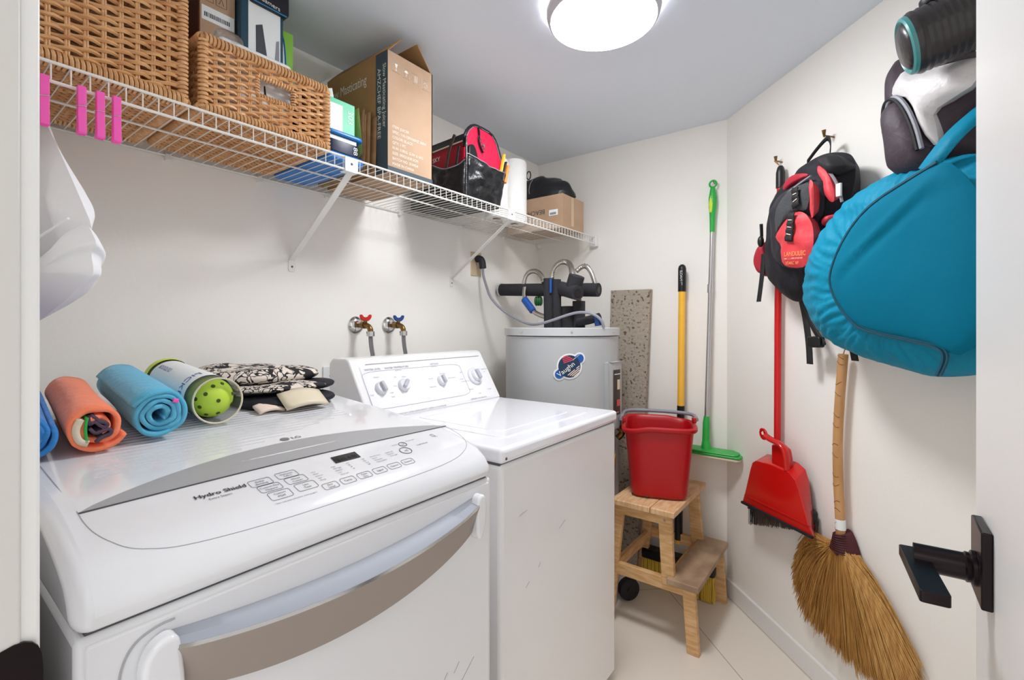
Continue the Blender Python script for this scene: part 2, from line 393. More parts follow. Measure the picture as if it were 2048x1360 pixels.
for k,(Y,ws) in enumerate([(.440,['Very','More','Normal','Less','Damp']),(.478,['High','Mid High','Medium','Low','Ultra low']),(.508,['Min','50','40','30']),(.540,['High','Mid','Low','Off']),(.560,['Wrinkle Care','Sensor','Damp Dry','Reduce Static']),(.596,['Child Lock','Rack Dry','Drum Light'])]):
    for j,s in enumerate(ws): b.text(s,.0042,DP(.884+.0072*j,Y))
b.text('Remote Start',.0045,DP(.860,.668)); b.text('START/PAUSE',.0052,DP(.886,.676)); b.text('Smart',.0035,DP(.872,.742))
ring(b,.862,.743,.007,.012,.001)
for X,Y,r in ((.867,.653,.0085),(.892,.640,.0125)):
    b.tube([DT(X+r*math.sin(a),Y+r*math.cos(a),.0008) for a in [2*PI*k/28 for k in range(28)]],.0006,4,closed=True)
b.text('>II',.009,DP(.896,.640),.5); b.text('o',.010,DP(.870,.6505))
b.text('(i) Hold',.0045,DP(.864,.628))
build('panel_lettering',b,'ink',t)
b=B(); b.add([DT(X,Y,.0012) for X,Y in ((.850,.497),(.874,.493),(.874,.546),(.850,.549))],[(0,1,2,3)]); disp=build('display',b,'black_gloss',t)
b=B(); b.text('8:88 8:88',.011,lambda x,y:DT(.868-y,.502+x,.0018)); build('display_digits',b,'nylon_dim',disp)
# maker's mark
b=B(); b.text('LG',.016,DP(.715,.497),bold=1); b.lathe([(0,0),(.0085,0),(.0085,.0010),(0,.0010)],DT(.709,.484,.0006),(.08,0,1),24); build('maker_mark',b,'mark_grey',t)
# door with bowed handle
b=B(); b.box((.970,.128,.10),(.9795,.802,.957)); build('door',b,'enamel',t,bevel=.004)
def hk(y0,y1,n=40): return [y0+(y1-y0)*i/n for i in range(n+1)]
ys=hk(.203,.744); Yc=.4735; hw=.2705
def sn(Y): return max(0,1-((Y-Yc)/hw)**2)
top_=[(.9800,Y,.937-.022*sn(Y)) for Y in ys]; rid=[(.9985+.020*sn(Y)**.7,Y,.927-.026*sn(Y)) for Y in ys]; rid2=[(x+.0035,y,z-.004) for x,y,z in rid]; bot=[(.985+.008*sn(Y),Y,(.872-.055*sn(Y)**.8)) for Y in ys]; inn=[(.9795,Y,z-.004) for (_,Y,z) in bot]
def strip(b,rows):
    n=len(rows[0]); b.add([p for r in rows for p in r],[(k*n+i,k*n+i+1,(k+1)*n+i+1,(k+1)*n+i) for k in range(len(rows)-1) for i in range(n-1)])
b=B(); strip(b,[top_,[(p[0]*.5+q[0]*.5-.006,p[1],p[2]*.5+q[2]*.5-.003) for p,q in zip(top_,rid)],rid]); hd=build('handle_pocket',b,'pocket_silver',t)
b=B(); strip(b,[rid2,bot,inn]); build('handle_front',b,'taupe_silver',t)
b=B(); strip(b,[rid,[(x+.002,y,z+.0005) for x,y,z in rid],rid2]); build('handle_lip',b,'chrome',t)
b=B(); b.prism(smooth_poly([(.176,.85),(.170,.905),(.178,.932),(.196,.942),(.208,.938),(.211,.925),(.216,.87),(.214,.78),(.19,.78)],2),lambda u,v,w:V((w,u,v)),.978,1.003); build('handle_end',b,'enamel',t,bevel=.006,seg=4)
b=B(); b.prism(smooth_poly([(.738,.86),(.738,.925),(.745,.944),(.760,.946),(.768,.930),(.766,.88),(.752,.85)],2),lambda u,v,w:V((w,u,v)),.978,1.002); build('handle_end',b,'enamel',t,bevel=.006,seg=4)
b=B(); b.tube(smooth_path([V((.9805,.158,.80)),V((.9805,.154,.90)),V((.9805,.166,.938)),V((.9805,.192,.9485)),V((.9805,.210,.9485))],3),.0012,6); build('pocket_shade_line',b,'grey_line',t)  # grey line drawn in place of the recess shade around the handle end
b=B()
for s in (( .980,.69,.60,.705,.615),(.980,.66,.60,.672,.612),(.980,.71,.57,.75,.60)): b.tube([(s[0],s[1],s[2]),(s[0],s[3],s[4])],.0004,4)
build('scratches',b,'light_ink',t)

# ================================================================ WASHER
WY0,WY1=.919,1.597
t=thing('washing_machine','white top-loading washer with rear dial console, beside the dryer','washing machine',(.5,1.258,0))
b=B(); b.box((.16,WY0+.004,.05),(.916,WY1-.004,.950)); build('cabinet',b,'washer_enamel',t,bevel=.012,seg=3)
b=B()
for X in (.22,.87):
    for Y in (WY0+.05,WY1-.05): b=B(); b.cyl((X,Y,0),(X,Y,.055),.02); build('foot',b,'black_plastic',t)
b=B(); b.box((.17,WY0+.008,.947),(.908,WY1-.008,.954)); build('seam_gasket',b,'seam',t)
b=B(); b.box((.15,WY0,.953),(.922,WY1,.993)); build('top_deck',b,'washer_top',t,bevel=.012,seg=4)
b=B(); b.prism(rrect(0,0,.44,.50,.03),lambda u,v,w:V((.635+u,1.262+v,w)),.990,.9955); ld=build('lid',b,'washer_top',t,bevel=.002)
b=B(); b.prism(rrect(0,0,.36,.40,.03),lambda u,v,w:V((.625+u,1.262+v,w)),.994,.9968); build('lid_panel',b,'washer_top',ld,bevel=.0012)
b=B(); b.lathe([(0,0),(.004,0),(.003,.001),(0,.001)],(.9225,.937,.966),(1,0,0),12); build('screw',b,'seam',t)
b=B()
for a,c in (((.9168,1.0,.80),(.9168,1.02,.805)),((.9168,1.02,.803),(.9168,1.035,.806)),((.9168,1.20,.70),(.9168,1.235,.715)),((.9168,1.03,.60),(.9168,1.045,.61)),((.9168,1.09,.63),(.9168,1.10,.64))): b.tube([a,c],.0005,4)
build('scratches',b,'light_ink',t)
# console: side profile sweeps from base front up to the top
CY0,CY1=.925,1.597
def CF(k,Y,o=0):  # point on the sloping console face, k 0 bottom..1 top
    return V((.385-.115*k+.86*o,Y,.990+.192*k+.51*o))
prof=[(.155,.99),(.155,1.17),(.175,1.187),(.250,1.190),(.268,1.184),(.385,.992)]
b=B(); b.prism(prof,lambda u,v,w:V((u,w,v)),CY0,CY1); con=build('console',b,'washer_enamel',t,bevel=.008,seg=4)
b=B(); b.obox(CF(.47,1.262,.0006),CF(.41,0)-CF(0,0),(0,.305,0),(.0007,0,.0004)); build('console_panel',b,'washer_top',con,bevel=.0005)
b=B(); b.tube([CF(0,CY0+.005,.001)+V((.002,0,0)),CF(0,CY1-.005,.001)+V((.002,0,0))],.0025,6); build('console_seam',b,'seam',con)
b=B(); b.tube([CF(.92,.985,.0005),CF(.92,1.57,.0005)],.0012,6)
ol=rrect(1.19,.48,.47,.62,.06,5)
b.tube([CF(v,u,.0022) for u,v in ol],.0006,4,closed=True); build('console_lines',b,'grey_line',con)
def CP(Y0,k0): return lambda x,y:CF(k0+y/.224,Y0+x,.0026)
b=B()
b.text('WATER LEVEL',.0105,CP(.972,.81)); b.text('WATER TEMPERATURE',.0105,CP(1.055,.81)); b.text('wash/rinse',.007,CP(1.095,.76)); b.text('OPTIONS',.0105,CP(1.27,.81)); b.text('second rinse',.006,CP(1.27,.77))
for s,Y,k in [('Medium',.997,.68),('Small',.96,.40),('Large',1.04,.40),('Super',1.04,.33),('Hot',1.08,.65),('Cold',1.065,.50),('Warm',1.115,.64),('Normal',1.235,.55),('Heavy Duty',1.225,.40),('Extra Rinse',1.30,.62),('Fabric Softener',1.335,.52),('OFF',1.41,.60),('Normal',1.395,.47),('Permanent Press',1.40,.42),('Delicate',1.425,.25),('Soak',1.47,.15),('Regular Heavy',1.545,.62),('On',1.555,.56),('Pre Wash',1.53,.2)]: b.text(s,.0068,CP(Y,k))
b.text('HEAVY DUTY  EXTRA LARGE CAPACITY  2 SPEED  6 CYCLE WASHER',.0075,CP(1.04,.04)); b.text('DISPENSER  AUTO BALANCE',.0075,CP(1.41,.06))
build('console_lettering',b,'light_ink',con)
nrm=V((.858,0,.514)).normalized()
def knob(Y,k,r,ang,dial=False):
    c=CF(k,Y,.002); u=(CF(1,0)-CF(0,0)).normalized(); y=V((0,1,0))
    b=B()
    if dial: b.lathe([(0,0),(r*1.45,0),(r*1.45,.006),(r*1.3,.010),(0,.010)],c,nrm,36)
    b.lathe([(0,0),(r*1.05,0),(r,.010 if not dial else .016),(r*.86,.014 if not dial else .022),(0,.014 if not dial else .022)],c,nrm,32)
    kn=build('dial_knob' if dial else 'control_knob',b,'knob_white',con)
    a=R(ang); g=y*math.cos(a)+u*math.sin(a); h=nrm.cross(g)
    h0=.020 if dial else .012
    b=B(); b.obox(c+nrm*(h0+.006),g*r*.82,h*r*.30,nrm*.008); build('finger_grip',b,'knob_grey',kn,bevel=.004,seg=3)
knob(1.011,.50,.022,100); knob(1.108,.50,.022,45); knob(1.295,.50,.020,95); knob(1.487,.50,.026,95,True)

# ================================================================ WIRE SHELF
SZ=1.80; SX0,SX1=.010,.405
t=thing('wire_shelf','long white wire shelf along the wall above the machines','shelf',(0,1.27,SZ))
b=B(); ny=int((2.43-.10)/.0285)
for i in range(ny+1):
    Y=.105+.0285*i; b.tube([(SX0,Y,SZ),(SX1-.004,Y,SZ),(SX1,Y,SZ-.003),(SX1,Y,SZ-.034)],.0014,5)
build('deck_wires',b,'white_wire',t)
b=B(); b.tube([(SX1+.001,.10,SZ+.001),(SX1+.001,2.43,SZ+.001)],.0034,8); build('front_rail',b,'white_wire',t)
b=B(); b.tube([(SX1+.001,.10,SZ-.036),(SX1+.001,2.43,SZ-.036)],.0034,8); build('front_rail',b,'white_wire',t)
for X in (SX0,.205): b=B(); b.tube([(X,.10,SZ-.003),(X,2.43,SZ-.003)],.003,8); build('deck_rod',b,'white_wire',t)
for k,(Y,Yf) in enumerate(((.845,.876),(1.642,1.688))):
    b=B(); b.bar((SX1-.004,Y,SZ-.038),(.004,Yf,1.535),(0,.011,0),(.002,0,.0035)); b.prism(rrect(0,0,.026,.048,.008),lambda u,v,w:V((w,Yf+u,1.516+v)),0,.0035)
    br=build('support_bracket',b,'white_wire',t,bevel=.001)
    b=B(); b.box((SX1+.003,Y-.026,SZ-.040),(SX1+.008,Y+.018,SZ+.002)); b.box((SX1-.02,Y-.026,SZ-.042),(SX1+.008,Y+.018,SZ-.039)); build('clip_plate',b,'white_plastic',br,bevel=.001)
    b=B(); b.lathe([(0,0),(.004,0),(.003,.0015),(0,.0015)],(SX1+.008,Y-.004,SZ-.018),(1,0,0),10); build('screw',b,'seam',br)
    b=B(); b.lathe([(0,0),(.004,0),(.003,.0015),(0,.0015)],(.0035,Yf,1.510),(1,0,0),10); build('screw',b,'seam',br)
for Y in (.50,.76,1.01,1.36,1.75,2.1): b=B(); b.box((0,Y-.008,SZ-.018),(.016,Y+.008,SZ+.002)); build('wall_clip',b,'white_wire',t,bevel=.002)
b=B(); b.box((SX1-.03,2.425,SZ-.05),(SX1+.012,2.46,SZ+.006)); build('end_bracket',b,'white_plastic',t,bevel=.004)
b=B(); b.box((0,2.43,SZ-.02),(.02,2.46,SZ+.004)); build('end_bracket',b,'white_plastic',t,bevel=.003)

# ================================================================ WALL FITTINGS
t=thing('electrical_outlet','beige wall outlet below the shelf where the grey cord plugs in','outlet',(0,1.868,1.56))
b=B(); b.prism(rrect(1.868,1.622,.078,.124,.004),lambda u,v,w:V((w,u,v)),0,.006); build('cover_plate',b,'beige_plate',t,bevel=.0015)
b=B(); b.prism(rrect(1.868,1.648,.034,.030,.01),lambda u,v,w:V((w,u,v)),.005,.0075); build('socket',b,'beige_plate',t)
b=B(); b.lathe([(0,0),(.003,0),(.002,.001),(0,.001)],(.006,1.868,1.622),(1,0,0),10); build('screw',b,'brass',t)
t=thing('wall_plate','white wall plate behind the black and white clothes','wall plate',(0,1.03,1.06))
b=B(); b.prism(rrect(1.035,1.083,.080,.124,.004),lambda u,v,w:V((w,u,v)),0,.007); build('cover_plate',b,'switch_white',t,bevel=.002)
b=B(); b.lathe([(0,0),(.0025,0),(.002,.001),(0,.001)],(.007,1.022,1.108),(1,0,0),10); build('screw',b,'seam',t)
for Y,mm,lab in ((1.140,'red_plastic','brass washer tap with red butterfly handle on the wall'),(1.304,'blue_dark','brass washer tap with blue butterfly handle on the wall')):
    t=thing('washer_tap',lab,'tap',(0,Y,1.27),'washing machine taps')
    b=B(); b.lathe([(0,0),(.035,0),(.035,.006),(.026,.016),(.016,.019),(0,.019)],(0,Y,1.302),(1,0,0),32); build('flange',b,'chrome',t)
    b=B(); b.tube(smooth_path([(.012,Y,1.302),(.05,Y,1.302),(.075,Y+.002,1.300),(.090,Y+.004,1.289),(.092,Y+.004,1.272)],2),[.0115]*2+[.0105]*20 if 0 else .0108,14); b.cyl((.045,Y,1.302),(.062,Y,1.302),.0145); b.cyl((.066,Y,1.305),(.066,Y,1.322),.006); build('tap_body',b,'brass',t)
    b=B(); b.prism(smooth_poly([(-.008,1.316),(-.020,1.328),(-.022,1.343),(-.013,1.343),(-.008,1.333),(.008,1.333),(.013,1.343),(.022,1.343),(.020,1.328),(.008,1.316)],1),lambda u,v,w:V((.066+u*.5+w,Y+u*.87,v)),-.004,.004); build('butterfly_handle',b,mm,t,bevel=.0015)
    b=B(); b.cyl((.092,Y+.004,1.277),(.092,Y+.004,1.258),.0155,n=8); build('hose_nut',b,'chrome',t)
    b=B(); b.tube(smooth_path([(.092,Y+.004,1.262),(.093,Y+.006,1.22),(.10,Y+.012,1.17),(.10,Y+.014,1.09),(.09,Y+.014,.95)],2),.0085,12); build('supply_hose',b,'braid',t)
# ================================================================ WATER HEATER
HX,HY,HR,HT=.436,2.015,.28,1.290
t=thing('water_heater','grey cylindrical electric water heater with a round blue sticker, black foam-wrapped pipes on top','water heater',(HX,HY,0))
b=B(); b.lathe([(0,.0),(HR-.004,.0),(HR-.004,HT-.04),(0,HT-.04)],(HX,HY,.0),(0,0,1),96); build('tank',b,'tank_grey',t)
b=B(); b.lathe([(HR-.02,-.036),(HR+.002,-.036),(HR+.002,-.003),(HR-.001,0),(0,.0),(0,-.03)],(HX,HY,HT),(0,0,1),96,cap=False); build('top_cap',b,'tank_band',t)
for a in (-98,-50,-2,40): 
    a=R(a); c=V((HX+(HR+.002)*math.cos(a),HY+(HR+.002)*math.sin(a),HT-.018)); b=B(); b.lathe([(0,0),(.005,0),(.004,.003),(0,.003)],c,(math.cos(a),math.sin(a),0),8); build('screw',b,'chrome',t)
def HS(a0): # point on the tank skin; u metres along the skin, v up
    def f(u,v,o=0):
        a=R(a0)+u/HR; return V((HX+(HR-.0035+o)*math.cos(a),HY+(HR-.0035+o)*math.sin(a),v))
    return f
hs=HS(-52)
def disc(cx,cz,r,n=36): return [(cx+r*math.cos(2*PI*k/n),cz+r*math.sin(2*PI*k/n)) for k in range(n)]
def flatpoly(b,poly,fn,o,rows=1):
    b.add([fn(u,v,o) for u,v in poly],[tuple(range(len(poly)))])
def rot(p,a,c=(0,0)):
    s,k=math.sin(a),math.cos(a); return [(c[0]+(x)*k-(y)*s,c[1]+(x)*s+(y)*k) for x,y in p]
SC0=(.0,1.122)
b=B(); flatpoly(b,disc(SC0[0],SC0[1],.056),hs,.0022); flatpoly(b,rot(rrect(0,0,.165,.052,.025,8),R(38),SC0),hs,.0024); st=build('round_sticker',b,'white_plastic',t)
b=B(); flatpoly(b,[(x,y) for x,y in disc(SC0[0],SC0[1],.049)],hs,.0032); build('sticker_field',b,'sticker_navy',st)
b=B()
for k in range(4):
    q=[(-.02+.0,.020+.0075*k),(.028-.006*k,.020+.0075*k),(.028-.006*k,.024+.0075*k),(-.02,.024+.0075*k)]; flatpoly(b,rot(q,R(18),SC0),hs,.004)
build('sticker_stripes',b,'sticker_red',st)
b=B()
for k in range(4): flatpoly(b,rot([(-.030+.006*k,-.024-.007*k),(.036-.005*k,-.024-.007*k),(.036-.005*k,-.0275-.007*k),(-.030+.006*k,-.0275-.007*k)],R(38),SC0),hs,.004)
build('sticker_lines',b,'thread_cream',st)
b=B(); flatpoly(b,rot(rrect(0,0,.150,.037,.018,8),R(38),SC0),hs,.0046); build('sticker_banner',b,'sticker_blue',st)
b=B(); ca,sa=math.cos(R(38)),math.sin(R(38))
b.text('Vaughn',.030,lambda x,y:hs(SC0[0]+(x-.064)*ca-(y-.010)*sa,SC0[1]+(x-.064)*sa+(y-.010)*ca,.0056)); b.text('Westbury',.008,lambda x,y:hs(SC0[0]+(x+.034)*ca-(y+.0)*sa,SC0[1]+(x+.034)*sa+(y+.0)*ca,.0056)) if 0 else b.text('water heaters',.0075,lambda x,y:hs(SC0[0]+(x-.022+.05)*ca-(y+.012)*sa,SC0[1]+(x-.022+.05)*sa+(y+.012)*ca,.0056)); build('sticker_lettering',b,'paper_white',st)
# access panel on the right flank
hs2=HS(-4)
b=B()
b.grid(lambda u,v:HS(-4)(-.055+.11*u,.845+.29*v,.024),10,2); n0=len(b.v)
b=B(); arc=[(-.055+.11*k/8) for k in range(9)]
b.add([hs2(u,z,o) for o in (0,.026) for z in (.83,1.135) for u in arc],[(18+i,19+i,28+i,27+i) for i in range(8)]+[(i,i+1,19+i,18+i) for i in range(8)]+[(9+i,10+i,28+i,27+i) for i in range(8)]+[(0,9,27,18),(8,17,35,26)])
ap=build('access_panel',b,'tank_grey',t,bevel=.004,seg=3)
b=B(); b.grid(lambda u,v:hs2(-.028+.06*u,.895+.205*v,.0275),8,2); lb=build('warning_label',b,'label_brown',ap)
b=B(); b.grid(lambda u,v:hs2(-.004+.03*u,.935+.03*v,.029),4,2); build('label_patch',b,'label_red',lb)
b=B(); b.grid(lambda u,v:hs2(-.0+.025*u,1.01+.045*v,.029),4,2); build('label_patch',b,'cream',lb)
b=B(); b.grid(lambda u,v:hs2(-.022+.05*u,1.078+.004*v,.029),4,2); b.text('WARNING',.008,lambda x,y:hs2(-.024+x,.905+y,.029)); build('label_print',b,'white_plastic',lb)
b=B(); b.grid(lambda u,v:hs2(.0+.035*u,.66+.05*v,.004),4,2); build('yellow_tag',b,'pad_yellow',t,solid=.001)
b=B(); b.tube(smooth_path([hs2(.03,.84,.01),hs2(.045,.82,.03),hs2(.05,.80,.03),hs2(.045,.78,.01)],2),.014,10); build('drain_valve',b,'brass',t)
# foam wrapped plumbing
b=B(); b.tube([(.03,2.05,1.497),(.62,2.05,1.470)],.033,18); build('foam_pipe',b,'foam_black',t)
b=B(); b.lathe([(.034,0),(.036,.004),(.036,.012),(.030,.012)],(.022,2.05,1.4975),(1,0,-.046),20,cap=False); build('pipe_end',b,'aluminium',t)
b=B(); b.lathe([(0,0),(.017,0),(.017,.002),(0,.002)],(.6195,2.05,1.470),(1,0,-.046),16); build('pipe_bore',b,'black_gloss',t)
b=B(); b.tube([(.418,1.93,1.29),(.414,1.93,1.527)],.026,16); build('foam_pipe',b,'foam_black',t)
b=B(); b.tube([(.458,1.935,1.29),(.455,1.935,1.520)],.022,16); build('foam_pipe',b,'foam_black',t)
b=B(); b.box((.436,1.903,1.455),(.446,1.912,1.522)); build('pipe_tape',b,'blue_plastic',t,bevel=.002)
b=B(); b.tube([(.47,1.955,1.478),(.590,1.90,1.448)],.034,18); build('foam_pipe',b,'foam_black',t)
b=B(); b.lathe([(0,0),(.019,0),(.019,.002),(0,.002)],(.590,1.90,1.448),(.9,-.41,-.22),16); build('pipe_bore',b,'black_gloss',t)
b=B(); b.tube([(.550,1.93,1.475),(.572,1.925,1.530)],.037,16); build('foam_block',b,'foam_black',t)
b=B(); b.tube([(.497,1.97,1.29),(.497,1.97,1.392)],.034,16); build('foam_pipe',b,'foam_black',t)
b=B(); b.tube([(.549,1.985,1.29),(.549,1.985,1.416)],.030,16); build('foam_pipe',b,'foam_black',t)
b=B(); b.cyl((.549,1.985,1.41),(.549,1.985,1.445),.012); build('copper_stub',b,'brass',t)
b=B(); b.cyl((.549,1.985,1.432),(.549,1.985,1.452),.017); build('blue_coupling',b,'blue_plastic',t)
b=B(); b.tube([(.565,1.95,1.315),(.62,1.95,1.325),(.675,1.95,1.338)],.020,14); build('foam_pipe',b,'foam_black',t)
b=B(); b.tube([(.668,1.94,1.338),(.675,1.94,1.30)],.017,10); build('relief_valve',b,'blue_dark',t)
def flexhose(name,pts,r=.0135):
    p=smooth_path(pts,3); L=sum((q-a).length for a,q in zip(p,p[1:])); n=int(L/.0046); q=[];acc=0;i=0
    for k in range(n+1):
        s=L*k/n; 
        while i<len(p)-2 and acc+(p[i+1]-p[i]).length<s: acc+=(p[i+1]-p[i]).length; i+=1
        d=(p[i+1]-p[i]); q.append(p[i]+d*min(1,max(0,(s-acc)/max(1e-6,d.length))))
    b=B(); b.tube(q,[r*(1 if k%2 else .74) for k in range(len(q))],12); return build(name,b,'steel_flex',t,ang=80)
flexhose('flexible_hose',[(.180,2.05,1.47),(.183,2.05,1.535),(.20,2.05,1.572),(.235,2.05,1.588),(.272,2.05,1.580),(.305,2.04,1.552),(.320,2.03,1.52)])
flexhose('flexible_hose',[(.390,2.0,1.50),(.387,2.0,1.545),(.402,2.0,1.585),(.438,2.0,1.612),(.478,2.0,1.610),(.510,1.98,1.585),(.535,1.95,1.545),(.545,1.94,1.50)],.0145)
flexhose('flexible_hose',[(.503,2.04,1.565),(.525,2.05,1.585),(.552,2.05,1.592),(.577,2.05,1.565),(.593,2.05,1.528),(.606,2.05,1.485)])
flexhose('flexible_hose',[(.210,2.02,1.50),(.218,2.0,1.46),(.235,1.99,1.43),(.275,1.98,1.390),(.309,1.97,1.361),(.40,1.96,1.335)],.0125)
b=B(); b.tube([(.232,1.982,1.436),(.295,1.972,1.372)],.0185,14); build('blue_sleeve',b,'blue_plastic',t,bevel=.004)
b=B()
for k in range(3): b.sphere((.262+.013*k,2.05,1.427),.016,12,8,(.6,1,1.6))
b.cyl((.275,2.05,1.45),(.275,2.05,1.475),.006); build('valve_wheel',b,'green_dark',t)
# power cord to the outlet
b=B(); b.tube(smooth_path([(.050,1.868,1.597),(.052,1.868,1.56),(.075,1.868,1.50),(.10,1.87,1.44),(.17,1.88,1.375),(.26,1.885,1.33),(.34,1.87,1.305),(.42,1.83,1.305),(.48,1.85,1.322),(.545,1.88,1.348),(.60,1.90,1.362),(.66,1.91,1.355),(.700,1.92,1.325),(.705,1.93,1.29)],3),.0065,10); cord=build('power_cord',b,'piping_grey',t)
b=B(); b.tube(smooth_path([(.010,1.868,1.648),(.032,1.868,1.648),(.046,1.868,1.632),(.050,1.868,1.597)],2),[.020]*3+[.021]*5+[.017]*5+[.012]*2 if 0 else .0185,14); build('plug',b,'nylon_dim',cord)

# ================================================================ THINGS IN THE FAR CORNER
b=B(); b.prism([(.535,.0),(.715,.0),(.733,1.492),(.640,1.493),(.506,1.494)],lambda u,v,w:V((u-.02*(1-v/1.5),w-.10*(1-v/1.49),v)),2.425,2.455); tag(build('stone_plank',b,'concrete',bevel=.003),'narrow speckled stone-look plank standing behind the water heater','plank')
# push broom with yellow handle
t=thing('push_broom','yellow-handled push broom with black grip standing behind the red bucket','broom',(.90,2.38,0))
b=B(); b.tube([(.902,2.405,1.50),(.900,2.39,.85),(.895,2.372,.22)],.0165,16); build('handle',b,'handle_yellow',t)
b=B(); b.tube([(.902,2.405,1.470),(.902,2.407,1.585),(.902,2.407,1.598),(.902,2.407,1.606)],[.0195,.0195,.016,.007],16); g=build('grip',b,'black_plastic',t)
b=B(); b.text('PINNACLE',.016,lambda x,y:V((.902+y-.004,2.387-.0002,1.500+x))); build('grip_lettering',b,'white_plastic',g)
b=B(); b.tube([(.901,2.39,.90),(.900,2.388,.78)],.0185,14); build('collar',b,'black_plastic',t)
b=B(); b.tube([(.896,2.372,.42),(.895,2.37,.24)],.0195,14); build('collar',b,'black_plastic',t)
b=B(); b.box((.72,2.325,.115),(1.075,2.395,.165)); build('brush_block',b,'black_plastic',t,bevel=.01)
b=B(); rnd=random.Random(3)
for i in range(36):
    for j in range(4):
        x=.728+.0097*i; y=2.332+.017*j; dx=(rnd.random()-.5)*.02; b.tube([(x,y,.12),(x+dx*.5,y-.005,.06),(x+dx,y-.012,.004)],[.003,.005,.006],5)
build('bristles',b,'bristle_yellow',t)
# flat mop hanging from the far wall
t=thing('flat_mop','flat mop with green grip, silver pole and green head hanging in the corner','mop',(1.03,2.43,.69))
b=B(); b.tube([(1.040,2.43,1.80),(1.021,2.40,.86)],.0105,14); build('pole',b,'aluminium',t)
b=B(); b.tube([(1.033,2.42,1.50),(1.032,2.419,1.46)],.0135,14); build('pole_clamp',b,'aluminium',t)
gp=[(1.0395,2.429,1.755),(1.040,2.43,1.80),(1.0405,2.43,1.84),(1.041,2.43,1.88),(1.042,2.43,1.92),(1.042,2.43,1.96),(1.0425,2.43,1.975)]
b=B(); b.tube(gp,[.0115,.0125,.014,.018,.019,.013,.010],16); g=build('grip',b,'green_plastic',t)
b=B(); b.tube([V((1.043,2.43,1.990))+V((math.cos(a)*.016,0,math.sin(a)*.016)) for a in [2*PI*k/20 for k in range(20)]],.0045,8,closed=True); build('hanging_loop',b,'green_plastic',g)
b=B(); b.tube([(1.036,2.418,1.85),(1.037,2.418,1.89),(1.038,2.418,1.93)],[.006,.011,.005],10); build('grip_pad',b,'lime',g)
b=B(); b.tube([(1.021,2.40,.86),(1.020,2.398,.83),(1.019,2.395,.74)],[.0125,.016,.017],14); b.tube([(1.019,2.395,.745),(1.022,2.39,.70)],[.017,.026],12); nk=build('socket',b,'green_plastic',t)
b=B(); b.prism(rrect(1.045,2.375,.285,.10,.02),lambda u,v,w:V((u,v,w)),.688,.700); b.prism(rrect(1.045,2.375,.285,.10,.02),lambda u,v,w:V((u*.9+.1045,v,w)),.700,.708); build('mop_head',b,'green_plastic',t,bevel=.004)
b=B(); b.prism(rrect(1.045,2.375,.275,.095,.02),lambda u,v,w:V((u,v,w)),.676,.688); build('pad',b,'cream',t,bevel=.004)
b=B(); b.cyl((1.043,2.46,1.999),(1.043,2.43,2.003),.002); tag(build('nail',b,'brass'),'small nail holding the green-gripped flat mop on the far wall','nail')

# ================================================================ STEP STOOL
t=thing('step_stool','pale wooden two-step stool under the red bucket','step stool',(.93,2.13,0))
b=B(); b.box((.765,1.872,.535),(.935,2.335,.560)); b.box((.938,1.872,.535),(1.035,2.335,.560)); build('top_board',b,'wood_plank',t,bevel=.004)
b=B(); b.box((1.000,1.885,.262),(1.125,2.375,.288)); build('step_board',b,'wood_worn',t,bevel=.004)
tx=V((.0,.0125,0))
for Y,Yb,s in ((1.915,1.925,1),(2.300,2.370,-1)):
    def leg(p,q,wx):
        b=B(); b.bar(p,q,(wx,0,0),(0,.0125,0)); return build('leg',b,'wood',t,bevel=.002)
    leg((.985,Y,.535),(1.000,(Y*.5+Yb*.5),.245),.026)
    leg((.790,Y,.535),(.728 if s>0 else .705,Yb,.0),.022)
    leg((1.078,Yb-.003*s,.262),(1.096,Yb,.0),.024)
    b=B(); b.box((.757,Yb-.0125,.223),(1.085,Yb+.0125,.272)); build('side_rail',b,'wood',t,bevel=.002)
    b=B(); b.box((.79,Y-.0115,.490),(1.0,Y+.0115,.533)); build('apron',b,'wood',t,bevel=.002)
    for (x,z) in ((.988,.510),(1.080,.245)):
        if s>0: b=B(); b.lathe([(0,0),(.006,0),(.005,.002),(0,.002)],(x,(Y if z>.4 else Yb)-.0125,z),(0,-1,0),10); build('screw',b,'chrome',t)
b=B(); b.box((.742,1.93,.215),(.762,2.37,.260)); build('cross_rail',b,'wood',t,bevel=.002)
b=B(); b.box((.975,1.93,.228),(1.0,2.36,.262)); build('cross_rail',b,'wood',t,bevel=.002)
# ================================================================ BUCKET
BX,BY=.898,2.085
t=thing('bucket','red plastic bucket with a grey handle on top of the wooden stool','bucket',(BX,BY,.561))
def bsec(r,a):   # rounded square section turned so a flat side faces front right
    a2=a-R(20); p=5.5; c,s=abs(math.cos(a2)),abs(math.sin(a2)); return r*(1/((c**p+s**p)**(1/p)))*.94
def bring(r,z,a): 
    q=bsec(r,a); return V((BX+q*math.cos(a),BY+q*math.sin(a),z))
def lipz(a): return .868-.014*math.exp(-((math.cos((a-R(235))/1)-1)**2)/.02)-.012*math.exp(-((math.cos(a-R(55))-1)**2)/.02)
def wall_pt(i,u,v):
    a=2*PI*u; 
    return a
n=72
prof=[(.000,.563),(.112,.563),(.122,.568),(.126,.585),(.150,.83),(.152,.850),(.163,.852),(.168,.858),(.168,.868),(.160,.874),(.150,.868),(.147,.85),(.120,.59),(.0,.585)]
def bp_(u,v):
    r,z=prof[round(v*(len(prof)-1))]; a=2*PI*u
    if z>.84: z+=lipz(a)-.868
    return bring(r,z,a)
b=B(); b.grid(bp_,n,len(prof),cu=True); build('pail',b,'bucket_red',t,ang=50)
for a in (R(32),R(212)):
    c=bring(.160,.878,a); b=B(); b.obox(c,V((math.cos(a),math.sin(a),0))*.007,V((-math.sin(a),math.cos(a),0))*.016,(0,0,.012)); build('handle_lug',b,'bucket_red',t,bevel=.004)
